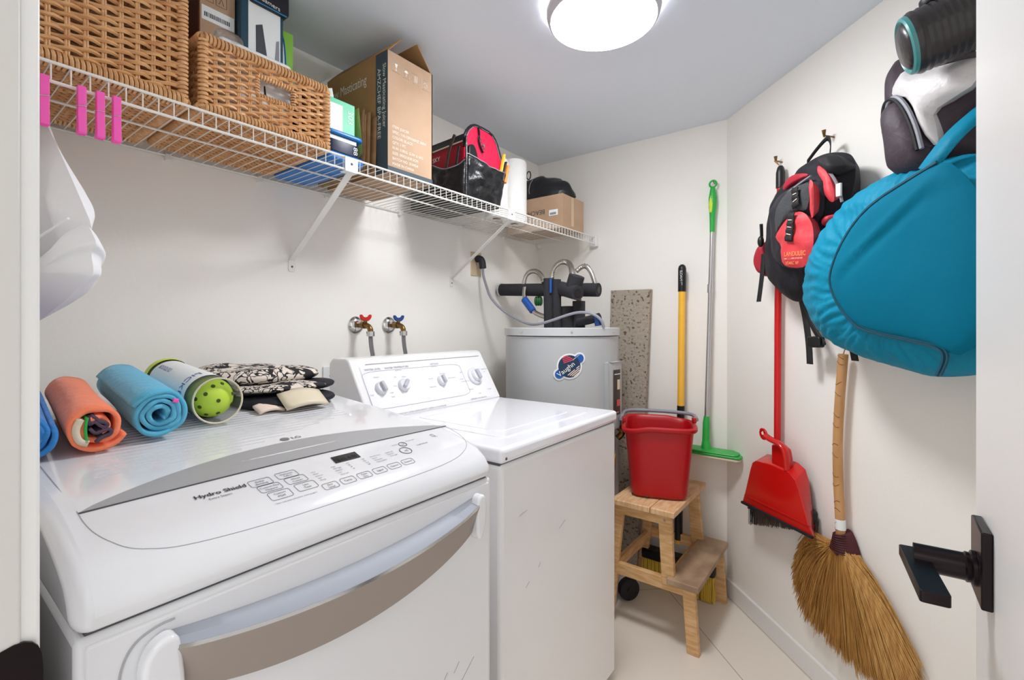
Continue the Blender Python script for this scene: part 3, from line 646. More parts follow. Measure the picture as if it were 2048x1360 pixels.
pts=[]
for k in range(31):
    a=R(32)+PI*k/30; pts.append(bring(.172,.880+.010*math.sin(PI*k/30),a))
b=B(); b.tube(pts,.0085,10,flat=1.0); build('handle',b,'piping_grey',t)
b=B(); b.box((BX-.075,BY-.1265,.564),(BX+.0,BY-.112,.572)); build('base_slot',b,'label_brown',t,bevel=.003)
# black caster wheel on the floor behind the washer
t=thing('caster_wheel','black rubber wheel on the floor between washer and wooden stool','wheel',(.725,2.14,0))
b=B(); b.lathe([(0,-.02),(.043,-.02),(.050,-.015),(.052,0),(.050,.015),(.043,.02),(0,.02)],(.738,2.125,.0522),(.8,-.6,0),28); build('tyre',b,'black_soft',t)
b=B(); b.lathe([(0,-.024),(.016,-.024),(.016,.024),(0,.024)],(.738,2.125,.0522),(.8,-.6,0),18); build('hub',b,'black_plastic',t)

# ================================================================ RIGHT WALL: RED BROOM, DUSTPAN, STRAW BROOM
def nail(tt,z,lab,l=.03):
    b=B(); b.tube([dg(tt,0,z),dg(tt,l,z+.004)],.0028,8); b.tube([dg(tt,l-.002,z-.002),dg(tt+.002,l+.001,z+.022)],[.003,.007],8); return tag(build('nail',b,'brass'),lab,'nail')
nail(.392,1.958,'brass nail holding up the red broom beside the dustpan')
nail(.655,1.955,'brass nail holding up the red and black backpack',.04)
nail(.735,1.222,'small nail holding up the straw broom')
nail(1.105,1.985,'brass hook behind the black and silver backpack',.07)
nail(1.235,1.80,'brass hook carrying the teal bag by its strap',.10)
t=thing('red_broom','long red broom with black cap hanging behind the red dustpan','broom',tuple(dg(.41,.03,.45)))
b=B(); b.tube([dg(.421,.030,1.86),dg(.407,.030,1.40),dg(.401,.030,.60)],.0125,14); build('handle',b,'red_plastic',t)
b=B(); b.tube([dg(.421,.030,1.845),dg(.422,.030,1.905),dg(.422,.030,1.925),dg(.422,.030,1.932)],[.0165,.0165,.012,.007],14); build('end_cap',b,'black_plastic',t)
b=B(); b.tube([dg(.422,.03,1.925),dg(.407,.034,1.953),dg(.392,.036,1.962),dg(.41,.03,1.94)],.0018,6); build('hanging_cord',b,'kraft',t)
b=B(); b.prism([(.225,.50),(.60,.585),(.60,.63),(.42,.66),(.30,.61)],lambda u,v,w:dg(u,w,v),.012,.050); build('broom_head',b,'black_plastic',t,bevel=.008)
rnd=random.Random(7)
for nm,mm,t0,t1,cnt in (('bristle_edge','black_soft',.236,.270,60),('bristles','bristle_dark',.270,.60,420),('bristle_edge','black_soft',.588,.604,30)):
    b=B()
    for i in range(cnt):
        u=t0+(t1-t0)*rnd.random(); o=.012+.036*rnd.random(); zt=.50+(u-.225)*.235; dz=.055-.10*max(0,u-.26)+rnd.random()*.010; b.tube([dg(u,o,zt+.01),dg(u-.006+rnd.random()*.012,o+.004*rnd.random(),zt-dz)],.0011,3,caps=False)
    build(nm,b,mm,t)
t=thing('dustpan','red plastic dustpan clipped on the red broom, hanging on the right wall','dustpan',tuple(dg(.5,.06,.54)))
face=[(.342,.741),(.431,.760),(.493,.761),(.555,.758),(.582,.743),(.600,.717),(.626,.658),(.656,.618),(.668,.580),(.488,.565),(.263,.545),(.282,.589),(.330,.712)]
fo=[(.330,.715),(.352,.742),(.431,.757),(.540,.757),(.580,.742),(.600,.712),(.640,.63),(.668,.575)]
# front plate (facing the room), rim sides going back to the wall
front=[(.262,.542),(.285,.600),(.318,.700),(.332,.732),(.352,.745),(.440,.757),(.545,.757),(.578,.742),(.594,.715),(.640,.610),(.668,.572)]
back=[(.240,.558),(.268,.615),(.300,.715),(.318,.752),(.345,.770),(.43,.782),(.52,.784),(.556,.770),(.572,.735),(.590,.63),(.600,.560)]
b=B(); n=len(front)
b.add([dg(u,.088,v) for u,v in front]+[dg(u,.030,v) for u,v in back],[(i,i+1,n+i+1,n+i) for i in range(n-1)])
b.add([dg(u,.088,v) for u,v in front],[tuple(range(n))])
build('pan',b,'pan_red',t,solid=.0025,bevel=.004,seg=3)
b=B(); b.bar(dg(.262,.092,.545),dg(.668,.092,.573),DN*.004,V((0,0,.005))); build('rubber_lip',b,'black_soft',t,bevel=.001)
b=B(); b.bar(dg(.280,.0905,.580),dg(.655,.0905,.605),DN*.002,V((0,0,.0025))); build('front_ridge',b,'pan_red',t,bevel=.001)
b=B(); b.tube(smooth_path([dg(.428,.100,.868),dg(.450,.095,.858),dg(.489,.085,.852),dg(.513,.082,.838),dg(.523,.080,.81),dg(.525,.078,.76)],2),.0105,10,flat=1.4); b.prism(smooth_poly([(.394,.868),(.402,.894),(.428,.893),(.446,.868),(.440,.852),(.412,.848)],1),lambda u,v,w:dg(u,w,v),.096,.104); hd=build('handle',b,'pan_red',t,bevel=.002)
b=B(); b.prism([(.411,.876),(.420,.884),(.426,.872),(.416,.868)],lambda u,v,w:dg(u,w,v),.1035,.1047); build('hang_hole',b,'trim_paint',hd)
b=B(); b.prism([(.434,.835),(.434,.752),(.525,.755),(.525,.80),(.515,.835),(.48,.848)],lambda u,v,w:dg(u,w,v),.052,.080); build('broom_clip',b,'pan_red',t,bevel=.008,seg=3)
# straw broom
t=thing('straw_broom','natural straw hand broom with bamboo stick and wine cord, hanging on the right wall','broom',tuple(dg(.72,.04,.22)))
sp=smooth_path([dg(.733,.035,1.205),dg(.718,.035,1.051),dg(.709,.035,.916),dg(.711,.035,.782),dg(.720,.035,.669),dg(.722,.035,.600)],2)
b=B(); b.tube(sp,.0145,14); stk=build('stick',b,'bamboo',t)
b=B(); rnd=random.Random(11)
for k in range(14):
    q=sp[1+k*(len(sp)-3)//14]; a=rnd.random()*1.2; b.tube([q+DN*.0142*math.cos(x)+DU*.0142*math.sin(x)+V((0,0,.006*math.sin(x*2+a*5))) for x in [R(-70+20*j+a*10) for j in range(7)]],.0012,4)
build('stick_nodes',b,'bamboo_mark',stk)
b=B(); b.tube([dg(.721,.035,.655),dg(.722,.035,.622)],.0152,14); build('price_label',b,'label_white',stk)
b=B(); b.tube([dg(.733,.035,1.205),dg(.735,.03,1.226)],.0016,6); build('hanging_cord',b,'kraft',t)
hdp=[(.716,.622),(.738,.622),(.752,.604),(.770,.566),(.772,.556),(.758,.536),(.748,.552),(.738,.540),(.727,.518),(.714,.528),(.702,.542),(.690,.556),(.678,.552),(.690,.578)]
b=B(); puff(b,hdp,lambda u,o,v:dg(u,o,v),.008,.062,6,sm=1); 
for k in range(9): z=.61-.007*k; hw=.016+.0032*k; b.tube([dg(.727+hw*math.sin(x),.030+.034*math.cos(x),z) for x in [R(-80+20*j) for j in range(9)]],.0022,5)
build('cord_binding',b,'cord_wine',t)
fan_ends=[(-1,.520,.455),(-.9,.505,.40),(-.78,.497,.340),(-.62,.525,.275),(-.48,.565,.235),(-.33,.625,.232),(-.18,.675,.222),(0,.715,.215),(.15,.755,.215),(.32,.800,.212),(.5,.845,.215),(.65,.885,.225),(.8,.925,.245),(.92,.965,.285),(1,.985,.330)]
def fend(x):
    for (a,t0,z0),(c,t1,z1) in zip(fan_ends,fan_ends[1:]):
        if a<=x<=c: s=(x-a)/(c-a); return t0+(t1-t0)*s,z0+(z1-z0)*s
    return fan_ends[-1][1:]
rnd=random.Random(5); b=B()
for i in range(2600):
    x=rnd.uniform(-1,1); te,ze=fend(x); cl_=noise.noise(V((x*14,.3,1))); te+=rnd.gauss(0,.006)+.010*cl_; ze+=rnd.gauss(0,.010)+.030*noise.noise(V((x*11,2,5)))+(.03*rnd.random() if rnd.random()<.3 else 0)
    u0=.725+x*.045; z0=.565-.02*abs(x)+rnd.uniform(-.005,.015); o0=.03+rnd.uniform(-.020,.022); sh=1-abs(x)**2*.5; o1=.020+rnd.uniform(-.015,.034)*sh; o1=max(.004,o1)
    um=u0+(te-u0)*(.40 if x<0 else .46)+(-.035 if x<-.3 else .0)*min(1,abs(x)); zm=z0+(ze-z0)*(.40 if x<0 else .36)+ (.04*abs(x) if x<0 else .018*x)
    om=(o0+o1)/2+.014*sh*rnd.random()
    pts=smooth_path([dg(u0,o0,z0),dg(um,om,zm),dg(te,o1,ze)],2)
    b.tube(pts,[.0014]*(len(pts)-2)+[.0010,.0004],3,caps=False)
build('straw_fan',b,'straw',t)
t['label']='natural straw hand broom with bamboo stick and wine cord, hanging on the right wall'
# ================================================================ BAGS ON THE RIGHT WALL
F=lambda u,o,v:dg(u,o,v)
OD={'bp_main':[(0.619,1.85),(0.638,1.867),(0.681,1.872),(0.733,1.869),(0.802,1.846),(0.837,1.819),(0.842,1.765),(0.832,1.719),(0.812,1.679),(0.797,1.625),(0.781,1.565),(0.76,1.496),(0.716,1.431),(0.669,1.394),(0.619,1.385),(0.58,1.385),(0.532,1.407),(0.481,1.44),(0.442,1.484),(0.438,1.547),(0.45,1.648),(0.464,1.717),(0.481,1.774),(0.525,1.817),(0.573,1.841)],'bp_flap':[(0.75,1.854),(0.813,1.836),(0.853,1.789),(0.848,1.775),(0.823,1.762),(0.803,1.773),(0.777,1.806)],'bp_redtop':[(0.605,1.782),(0.625,1.809),(0.664,1.817),(0.719,1.804),(0.737,1.79),(0.695,1.787),(0.658,1.785),(0.625,1.776)],'bp_pocket':[(0.547,1.677),(0.555,1.724),(0.591,1.767),(0.651,1.782),(0.707,1.788),(0.725,1.798),(0.776,1.779),(0.79,1.75),(0.79,1.7),(0.784,1.651),(0.759,1.64),(0.754,1.547),(0.737,1.506),(0.719,1.487),(0.651,1.492),(0.591,1.507),(0.563,1.549),(0.56,1.588),(0.56,1.631)],'bp_red':[(0.635,1.611),(0.672,1.644),(0.71,1.665),(0.741,1.671),(0.776,1.658),(0.803,1.624),(0.812,1.594),(0.812,1.545),(0.798,1.514),(0.781,1.485),(0.722,1.488),(0.672,1.505),(0.662,1.547),(0.665,1.574),(0.642,1.596)],'bp_char':[(0.632,1.625),(0.627,1.682),(0.642,1.715),(0.672,1.739),(0.716,1.753),(0.77,1.754),(0.792,1.747),(0.798,1.729),(0.787,1.682),(0.776,1.664),(0.741,1.673),(0.71,1.667),(0.672,1.649),(0.642,1.623)],'bp_strip1':[(0.79,1.759),(0.806,1.751),(0.81,1.722),(0.811,1.66),(0.807,1.634),(0.798,1.638),(0.798,1.679),(0.799,1.725)],'bp_strip2':[(0.771,1.813),(0.798,1.793),(0.819,1.762),(0.834,1.724),(0.84,1.686),(0.834,1.676),(0.814,1.689),(0.803,1.729),(0.792,1.766),(0.773,1.789)],'bp_sidered':[(0.808,1.645),(0.834,1.641),(0.829,1.62),(0.792,1.607),(0.79,1.629)],'bp_left':[(0.404,1.631),(0.432,1.636),(0.444,1.608),(0.444,1.546),(0.428,1.491),(0.388,1.5),(0.367,1.54),(0.363,1.579),(0.375,1.614)],'bp_daisy':[(0.729,1.666),(0.756,1.664),(0.744,1.571),(0.711,1.579)],'bp_web2':[(0.735,1.747),(0.762,1.743),(0.768,1.687),(0.738,1.677)],'bp_strap':[(0.441,1.58),(0.437,1.547),(0.431,1.496),(0.421,1.445),(0.41,1.394)],'bp_loop':[(0.601,1.883),(0.645,1.912),(0.689,1.934),(0.703,1.93),(0.71,1.905),(0.706,1.88)],'bp_text':[(0.695,1.533),(0.805,1.527),(0.702,1.517),(0.766,1.512)],'bp_zip':[(0.601,1.693),(0.611,1.713),(0.645,1.746),(0.703,1.761),(0.774,1.776)],'bp_low1':[(0.562,1.393),(0.584,1.32),(0.599,1.23),(0.603,1.162)],'bp_low2':[(0.592,1.383),(0.635,1.293),(0.689,1.234),(0.662,1.233),(0.628,1.223)],'bp_low3':[(0.765,1.237),(0.777,1.213),(0.788,1.187)],'tb_out':[(1.192,1.687),(1.152,1.694),(1.11,1.698),(1.048,1.7),(0.98,1.687),(0.914,1.669),(0.872,1.638),(0.829,1.604),(0.783,1.559),(0.758,1.517),(0.739,1.445),(0.736,1.389),(0.758,1.342),(0.794,1.287),(0.84,1.248),(0.904,1.225),(0.962,1.208),(1.032,1.196),(1.095,1.185),(1.146,1.176),(1.192,1.178),(1.246,1.19)],'tb_zip':[(1.244,1.655),(1.175,1.636),(1.092,1.611),(1.032,1.574),(0.976,1.508),(0.946,1.441),(0.951,1.4),(0.985,1.343),(1.032,1.297),(1.1,1.279),(1.175,1.267),(1.234,1.256),(1.256,1.245),(1.259,1.224),(1.244,1.191)],'tb_strap':[(1.217,1.67),(1.241,1.7),(1.267,1.727),(1.287,1.755)],'tb_fold':[(0.985,1.444),(1.092,1.497),(1.175,1.549),(1.253,1.624)],'bw_main':[(1.03,2.007),(0.996,2.03),(0.973,2.0),(0.968,1.956),(0.969,1.897),(0.969,1.819),(0.977,1.699),(1.068,1.635),(1.199,1.616),(1.216,1.754),(1.213,1.883),(1.185,1.953),(1.103,1.994)],'bw_white':[(1.099,1.938),(1.071,1.913),(1.067,1.887),(1.087,1.874),(1.109,1.867),(1.134,1.834),(1.151,1.793),(1.171,1.722),(1.187,1.719),(1.181,1.764),(1.171,1.801),(1.221,1.812),(1.267,1.82),(1.278,1.862),(1.267,1.877),(1.155,1.908),(1.123,1.918)],'bw_pocket':[(1.045,1.846),(1.051,1.865),(1.067,1.878),(1.087,1.877),(1.109,1.867),(1.137,1.826),(1.158,1.767),(1.171,1.719),(1.161,1.719),(1.165,1.678),(1.123,1.668),(1.071,1.681),(1.061,1.724),(1.056,1.791)],'can':[(1.111,1.985),(1.213,1.949)],'dp_face':[(0.342,0.741),(0.431,0.76),(0.493,0.761),(0.555,0.76),(0.582,0.743),(0.6,0.717),(0.626,0.658),(0.656,0.618),(0.668,0.58),(0.488,0.565),(0.263,0.545),(0.282,0.589),(0.33,0.712)],'dp_back':[(0.32,0.753),(0.391,0.756),(0.462,0.763),(0.538,0.768),(0.564,0.754),(0.582,0.702),(0.594,0.643),(0.596,0.58),(0.582,0.539)],'dp_handle':[(0.406,0.882),(0.443,0.866),(0.489,0.86),(0.523,0.852),(0.537,0.819),(0.532,0.785)],'dp_neck':[(0.432,0.835),(0.432,0.755),(0.502,0.769)],'br_bristle':[(0.224,0.5),(0.224,0.435),(0.267,0.445),(0.38,0.478),(0.491,0.516),(0.603,0.557),(0.603,0.57)],'rb_handle':[(0.422,1.93),(0.422,1.848),(0.407,1.402),(0.401,0.902)],'sb_head':[(0.717,0.616),(0.741,0.623),(0.76,0.604),(0.776,0.562),(0.758,0.532),(0.736,0.531),(0.727,0.511),(0.709,0.514),(0.702,0.534),(0.674,0.541),(0.687,0.567)],'sb_fan':[(0.674,0.549),(0.601,0.499),(0.548,0.43),(0.495,0.342),(0.517,0.283),(0.542,0.244),(0.578,0.219),(0.645,0.253),(0.687,0.247),(0.717,0.243),(0.76,0.238),(0.796,0.225),(0.848,0.223),(0.884,0.214),(0.941,0.238),(0.986,0.286),(0.969,0.349),(0.944,0.405),(0.911,0.462),(0.864,0.502),(0.818,0.539),(0.776,0.558)],'sb_stick':[(0.733,1.209),(0.717,1.051),(0.708,0.916),(0.71,0.782),(0.721,0.669),(0.721,0.616)],'nails':[(0.384,1.974),(0.632,1.986),(0.701,1.217)],'door_hook':[(0.989,2.259)]}
t=thing('red_backpack','red and black backpack hanging by its loop between the red broom and the teal bag','backpack',tuple(dg(.65,.08,1.39)))
b=B(); puff2(b,OD['bp_main'],F,.09,.160,.015,rings=9,wr=.016,ws=16,seed=1); build('main_body',b,'nylon_black',t)
b=B(); puff2(b,OD['bp_redtop'],F,.160,.168,.13,rings=4,wr=.006,seed=9,sm=1); build('top_panel',b,'pack_red_dark',t)
b=B(); puff2(b,OD['bp_strip2'],F,.160,.170,.12,rings=4,wr=.008,seed=3,sm=1); build('side_panel',b,'pack_red',t)
b=B(); puff2(b,OD['bp_flap'],F,.13,.170,.08,rings=5,wr=.012,ws=30,seed=4); build('strap_pad',b,'black_soft',t)
b=B(); puff2(b,OD['bp_sidered'],F,.15,.175,.11,rings=4,wr=.01,seed=5); build('side_pocket',b,'pack_red',t)
b=B(); puff2(b,OD['bp_left'],F,.085,.12,.055,rings=6,wr=.012,seed=6); build('side_pocket',b,'pack_red_dark',t)
b=B(); puff2(b,OD['bp_pocket'],F,.15,.203,.12,rings=8,wr=.010,ws=20,seed=2); pk=build('front_pocket',b,'nylon_dim',t)
b=B(); puff2(b,OD['bp_red'],F,.207,.219,.15,rings=6,wr=.012,ws=22,seed=8,sm=1); build('red_panel',b,'pack_red',pk)
b=B(); puff2(b,OD['bp_char'],F,.204,.213,.15,rings=5,wr=.006,ws=30,seed=12,sm=1); build('mesh_panel',b,'charcoal_mesh',pk)
b=B(); puff2(b,OD['bp_strip1'],F,.205,.211,.18,rings=3,sm=1); build('piping_panel',b,'pack_red',pk)
b=B(); b.tube(smooth_path([dg(u,.185,v) for u,v in OD['bp_zip']],2),.004,6); build('zip',b,'piping_grey',pk)
b=B(); b.tube(smooth_path([dg(.780,.150,1.80),dg(.805,.152,1.785),dg(.826,.150,1.755),dg(.842,.146,1.715),dg(.848,.142,1.675)],2),.0045,6); build('zip',b,'piping_grey',t)
b=B(); b.obox(dg(.845,.150,1.712),DU*.009,DN*.004,V((0,0,.020))); build('zip_pull',b,'label_white',t,bevel=.002)
for nm,q,n in (('daisy_chain','bp_daisy',4),('webbing','bp_web2',3)):
    p=OD[q]; (u0,v0),(u1,v1),(u2,v2),(u3,v3)=p; o_=.226 if n==4 else .219
    b=B(); b.grid(lambda s,w:dg((u0*(1-s)+u1*s)*(1-w)+(u3*(1-s)+u2*s)*w,o_+.004*math.sin(w*PI*n)**2,(v0*(1-s)+v1*s)*(1-w)+(v3*(1-s)+v2*s)*w),3,14); wb=build(nm,b,'black_soft',pk,solid=.003)
    b=B()
    for k in range(1,n):
        w=k/n; b.bar(dg(u0*(1-w)+u3*w+.006,o_+.004,v0*(1-w)+v3*w),dg(u1*(1-w)+u2*w-.006,o_+.004,v1*(1-w)+v2*w),DN*.001,V((0,0,.0012)))
    build('stitching',b,'thread_cream',wb)
b=B()
T0,Z0=.700,1.530
b.text('LANDULEC',.021,lambda x,y:dg(T0+x,.2225,Z0+y-.1*x),sx=.92); build('pack_logo',b,'thread_orange',pk)
b=B(); b.text('LAND EXPLORERS OF NATURE',.006,lambda x,y:dg(T0+x,.222,Z0-.010+y-.1*x)); build('pack_lettering',b,'thread_cream',pk)
b=B(); b.text('STARC XP',.013,lambda x,y:dg(T0+.006+x,.221,Z0-.028+y-.1*x)); build('pack_lettering',b,'thread_orange',pk)
def ribbon(pts,wd,m='black_soft',nm='strap',th=.003,it=2,parent=None,wdir=None):
    p=smooth_path(pts,it); wdv=wdir or DU
    b=B(); b.add([q+s*wdv*wd for q in p for s in (-1,1)],[(2*i,2*i+1,2*i+3,2*i+2) for i in range(len(p)-1)]); return build(nm,b,m,parent or t,solid=th)
ribbon([dg(u,.115,v) for u,v in OD['bp_strap']],.012)
ribbon([dg(u,.06,v) for u,v in OD['bp_loop']],.011,nm='hanging_loop',wdir=(DN*.4+DU*.5+V((0,0,.6))))
b=B(); b.tube(smooth_path([dg(.436,.12,1.63),dg(.45,.13,1.66),dg(.462,.14,1.69)],1),.006,8); b.sphere(dg(.452,.135,1.625),.017,12,8,(.7,.7,1.3)); build('cord_lock',b,'black_plastic',t)
b=B(); b.tube([dg(.345,.07,1.612),dg(.372,.08,1.598),dg(.385,.09,1.592)],[.006,.008,.006],8); build('side_buckle',b,'black_plastic',t)
ribbon([dg(u,.05,v) for u,v in OD['bp_low1']],.014)
ribbon([dg(u,.065,v) for u,v in OD['bp_low2']],.013)
ribbon([dg(u,.04,v) for u,v in ((.790,1.30),(.772,1.24),(.785,1.187))],.013)
b=B(); b.prism(rrect(.650,1.243,.060,.038,.008),lambda u,v,w:dg(u,w,v),.055,.078); build('buckle',b,'black_plastic',t,bevel=.004)
b=B(); b.box((0,0,0),(0,0,0))
# teal bag
t=thing('teal_bag','large teal nylon bag with dark zip, hanging in front of the other bags','bag',tuple(dg(1.0,.15,1.175)))
tb=OD['tb_out'][:-1]+[(1.30,1.19),(1.37,1.25),(1.40,1.40),(1.38,1.53),(1.33,1.63),(1.26,1.685)]
tb=OD['tb_out'][:-2]+[(1.22,1.185),(1.30,1.205),(1.36,1.26),(1.39,1.40),(1.37,1.53),(1.32,1.62),(1.25,1.68)]
def FB(u,o,v):
    a=math.atan2(v-1.42,u-1.12); d=math.hypot(u-1.12,(v-1.42)*1.15)
    k=max(0,min(1,(d-.13)/.05)); return dg(u,o+k*(.0022*math.sin(a*30+9*noise.noise(V((u*9,v*9,2))))+.0018*math.sin(a*53+d*40+5*noise.noise(V((u*14,v*14,7))))),v)
def FP(u,o,v):
    x0,z0,x1,z1=.985,1.444,1.253,1.624; L=math.hypot(x1-x0,z1-z0); p=((u-x0)*(x1-x0)+(v-z0)*(z1-z0))/L; q=((v-z0)*(x1-x0)-(u-x0)*(z1-z0))/L
    return dg(u,o+(.007*math.exp(-(q/.012)**2)-.004*math.exp(-((q+.022)/.012)**2))*(1 if 0<p<L+.02 else 0),v)
b=B(); puff(b,[(u,v) for u,v in tb],FB,.17,.262,22,c=(1.12,1.42),power=.6,wr=.012,ws=11,seed=21,sm=3,back=False); puff(b,tb,F,.17,.115,6,c=(1.12,1.42),power=.6,back=False); build('bag_body',b,'teal_light',t,ang=60)
inner=OD['tb_zip'][:13]
pin=[(u,v) for u,v in OD['tb_zip'][:13]]+[(1.30,1.235),(1.345,1.30),(1.355,1.42),(1.33,1.56),(1.28,1.64)]
b=B(); puff2(b,pin,FP,.266,.288,.20,rings=24,c=(1.14,1.43),wr=.005,ws=7,seed=22,sm=1); build('flat_panel',b,'teal_nylon',t,ang=60)
b=B(); b.tube(smooth_path([dg(u,.268,v) for u,v in OD['tb_zip']],2),.0045,6); build('zip',b,'teal_dark',t)
b=B(); b.tube(smooth_path([dg(u+.010,.270,v+.002) for u,v in OD['tb_zip'][7:]],2),.003,6); build('zip_flap',b,'teal_dark',t)
ribbon([dg(1.19,.235,1.655),dg(1.215,.235,1.68),dg(1.24,.22,1.72),dg(1.255,.18,1.76),dg(1.245,.12,1.80),dg(1.232,.09,1.805)],.022,m='teal_light',nm='carry_strap',wdir=(DU*.8-V((0,0,.5))))
# black and silver backpack
t=thing('black_backpack','black and silver backpack hanging high on the right wall behind the teal bag','backpack',tuple(dg(1.1,.08,1.62)))
b=B(); puff2(b,[(u+(.03 if u<1.05 else 0),max(v,1.685)) for u,v in OD['bw_main']],F,.10,.200,.03,rings=9,c=(1.10,1.80),wr=.008,ws=12,seed=31); build('main_body',b,'plum_nylon',t)
b=B(); puff2(b,OD['bw_white'],F,.198,.222,.15,rings=5,c=(1.14,1.85),wr=.006,ws=20,seed=32,sm=1); build('silver_panel',b,'silver_nylon',t)
b=B(); puff2(b,OD['bw_pocket'],F,.195,.235,.10,rings=8,wr=.005,ws=12,seed=33); pk=build('front_pocket',b,'plum_nylon',t)
for off_ in (0,.010): b=B(); b.tube(smooth_path([dg(1.052+off_,.205,1.80),dg(1.055+off_,.212,1.845),dg(1.072+off_,.222,1.868),dg(1.098+off_,.226,1.868),dg(1.125+off_,.226,1.83),dg(1.147+off_,.224,1.77),dg(1.158+off_,.222,1.715)],2),.005,7); build('zip',b,'piping_grey' if off_ else 'black_soft',pk)
b=B(); b.tube(smooth_path([dg(1.020,.10,1.96),dg(.985,.10,1.94),dg(.972,.10,1.90),dg(.978,.10,1.86)],2),.010,8,flat=.4); build('shoulder_strap',b,'black_soft',t)
b=B(); b.tube(smooth_path([dg(1.08,.06,2.01),dg(1.10,.06,2.03),dg(1.12,.06,2.00)],2),.005,8); build('hanging_loop',b,'black_soft',t)
# ribbed dark canister
t=thing('ribbed_canister','dark see-through ribbed plastic canister with teal rim above the silver backpack','canister',tuple(dg(1.13,.2,1.90)))
ax=(-DN*.80+DU*.62+V((0,0,.27))).normalized(); c0=dg(1.215,.31,1.920); rad=.067
pr_=[(0,0),(.054,0),(.063,.004),(rad,.012)]+[(rad-(.0022 if k%2 else 0),.016+.006*k) for k in range(34)]+[(rad,.224),(.055,.234),(0,.234)]
b=B(); b.lathe(pr_,c0,ax,56); build('jar',b,'smoke_black',t)
b=B(); b.lathe([(.049,.001),(.056,-.006),(.061,-.003),(.063,.004)],c0,ax,48,cap=False); build('teal_rim',b,'teal_rim',t)
b=B(); b.lathe([(0,-.012),(.040,-.010),(.048,-.005),(.051,.002),(0,.003)],c0,ax,48); build('end_cap',b,'smoke_black',t)
b=B()
b.lathe([(0,0),(.030,0),(.032,.004),(.032,.016),(.028,.020),(.028,.028),(.024,.034),(.0,.034)],c0+ax*.055+V((0,0,.063)),V((-.1,0,1)),32); build('spout_cap',b,'black_plastic',t)
b=B(); b.tube(smooth_path([c0+ax*.12+V((0,0,.060)),c0+ax*.18+V((0,0,.09)),dg(1.235,.03,2.05)],2),.004,6); build('carry_cord',b,'black_soft',t)

# ================================================================ BASKETS
def wall_weave(bw,bs,P,Wd,Hh,nrm_,z0,pitch=.0115,stake=.027,amp=.0042,r=.0044,hole=None,seed=0):
    """P(s,z) point on a wall plane; strands weave over upright stakes"""
    rnd=random.Random(seed); ns=max(2,round(Wd/stake)); st_=Wd/ns
    for i in range(1,ns):
        for dx in (-.0022,.0022):
            s=st_*i+dx
            segs=[(z0,z0+Hh)] if not(hole and hole[0]-.004<s<hole[1]+.004) else [(z0,hole[2]),(hole[3],z0+Hh)]
            for a,c in segs: bs.tube([P(s,a),P(s,(a+c)/2),P(s,c)],.0022,5)
    nz=int(Hh/pitch); 
    for k in range(nz):
        z=z0+pitch*(k+.5); ph=k%2; jit=(rnd.random()-.5)*.003
        runs=[(0,Wd)] if not(hole and hole[2]<z<hole[3]) else [(0,hole[0]),(hole[1],Wd)]
        for a,c in runs:
            m=max(3,int((c-a)/st_*4)); pts=[]
            for j in range(m+1):
                s=a+(c-a)*j/m; w_=math.cos(PI*(s/st_+ph)); pts.append(P(s,z+jit+ (rnd.random()-.5)*.0012+.0022*math.sin(PI*(s/st_+ph)))+nrm_*(amp*w_))
            bw.tube(pts,r,5,up=(0,0,1),caps=False)
def roll_rim(b,pts,r,rings,rr=.0036):
    """wrapped cane edging: a core with cane wound round it"""
    b.tube(pts,r*.8,8)
    for p,q in zip(pts,pts[1:]):
        d=(q-p); L=d.length; d=d.normalized(); u=d.orthogonal().normalized(); w=d.cross(u); n=max(1,int(L/rings))
        for k in range(n):
            c=p+d*(L*(k+.5)/n); b.tube([c+u*math.cos(a)*r+w*math.sin(a)*r+d*(math.sin(a)*rings*.15) for a in [2*PI*j/10 for j in range(10)]],rr,5,closed=True)
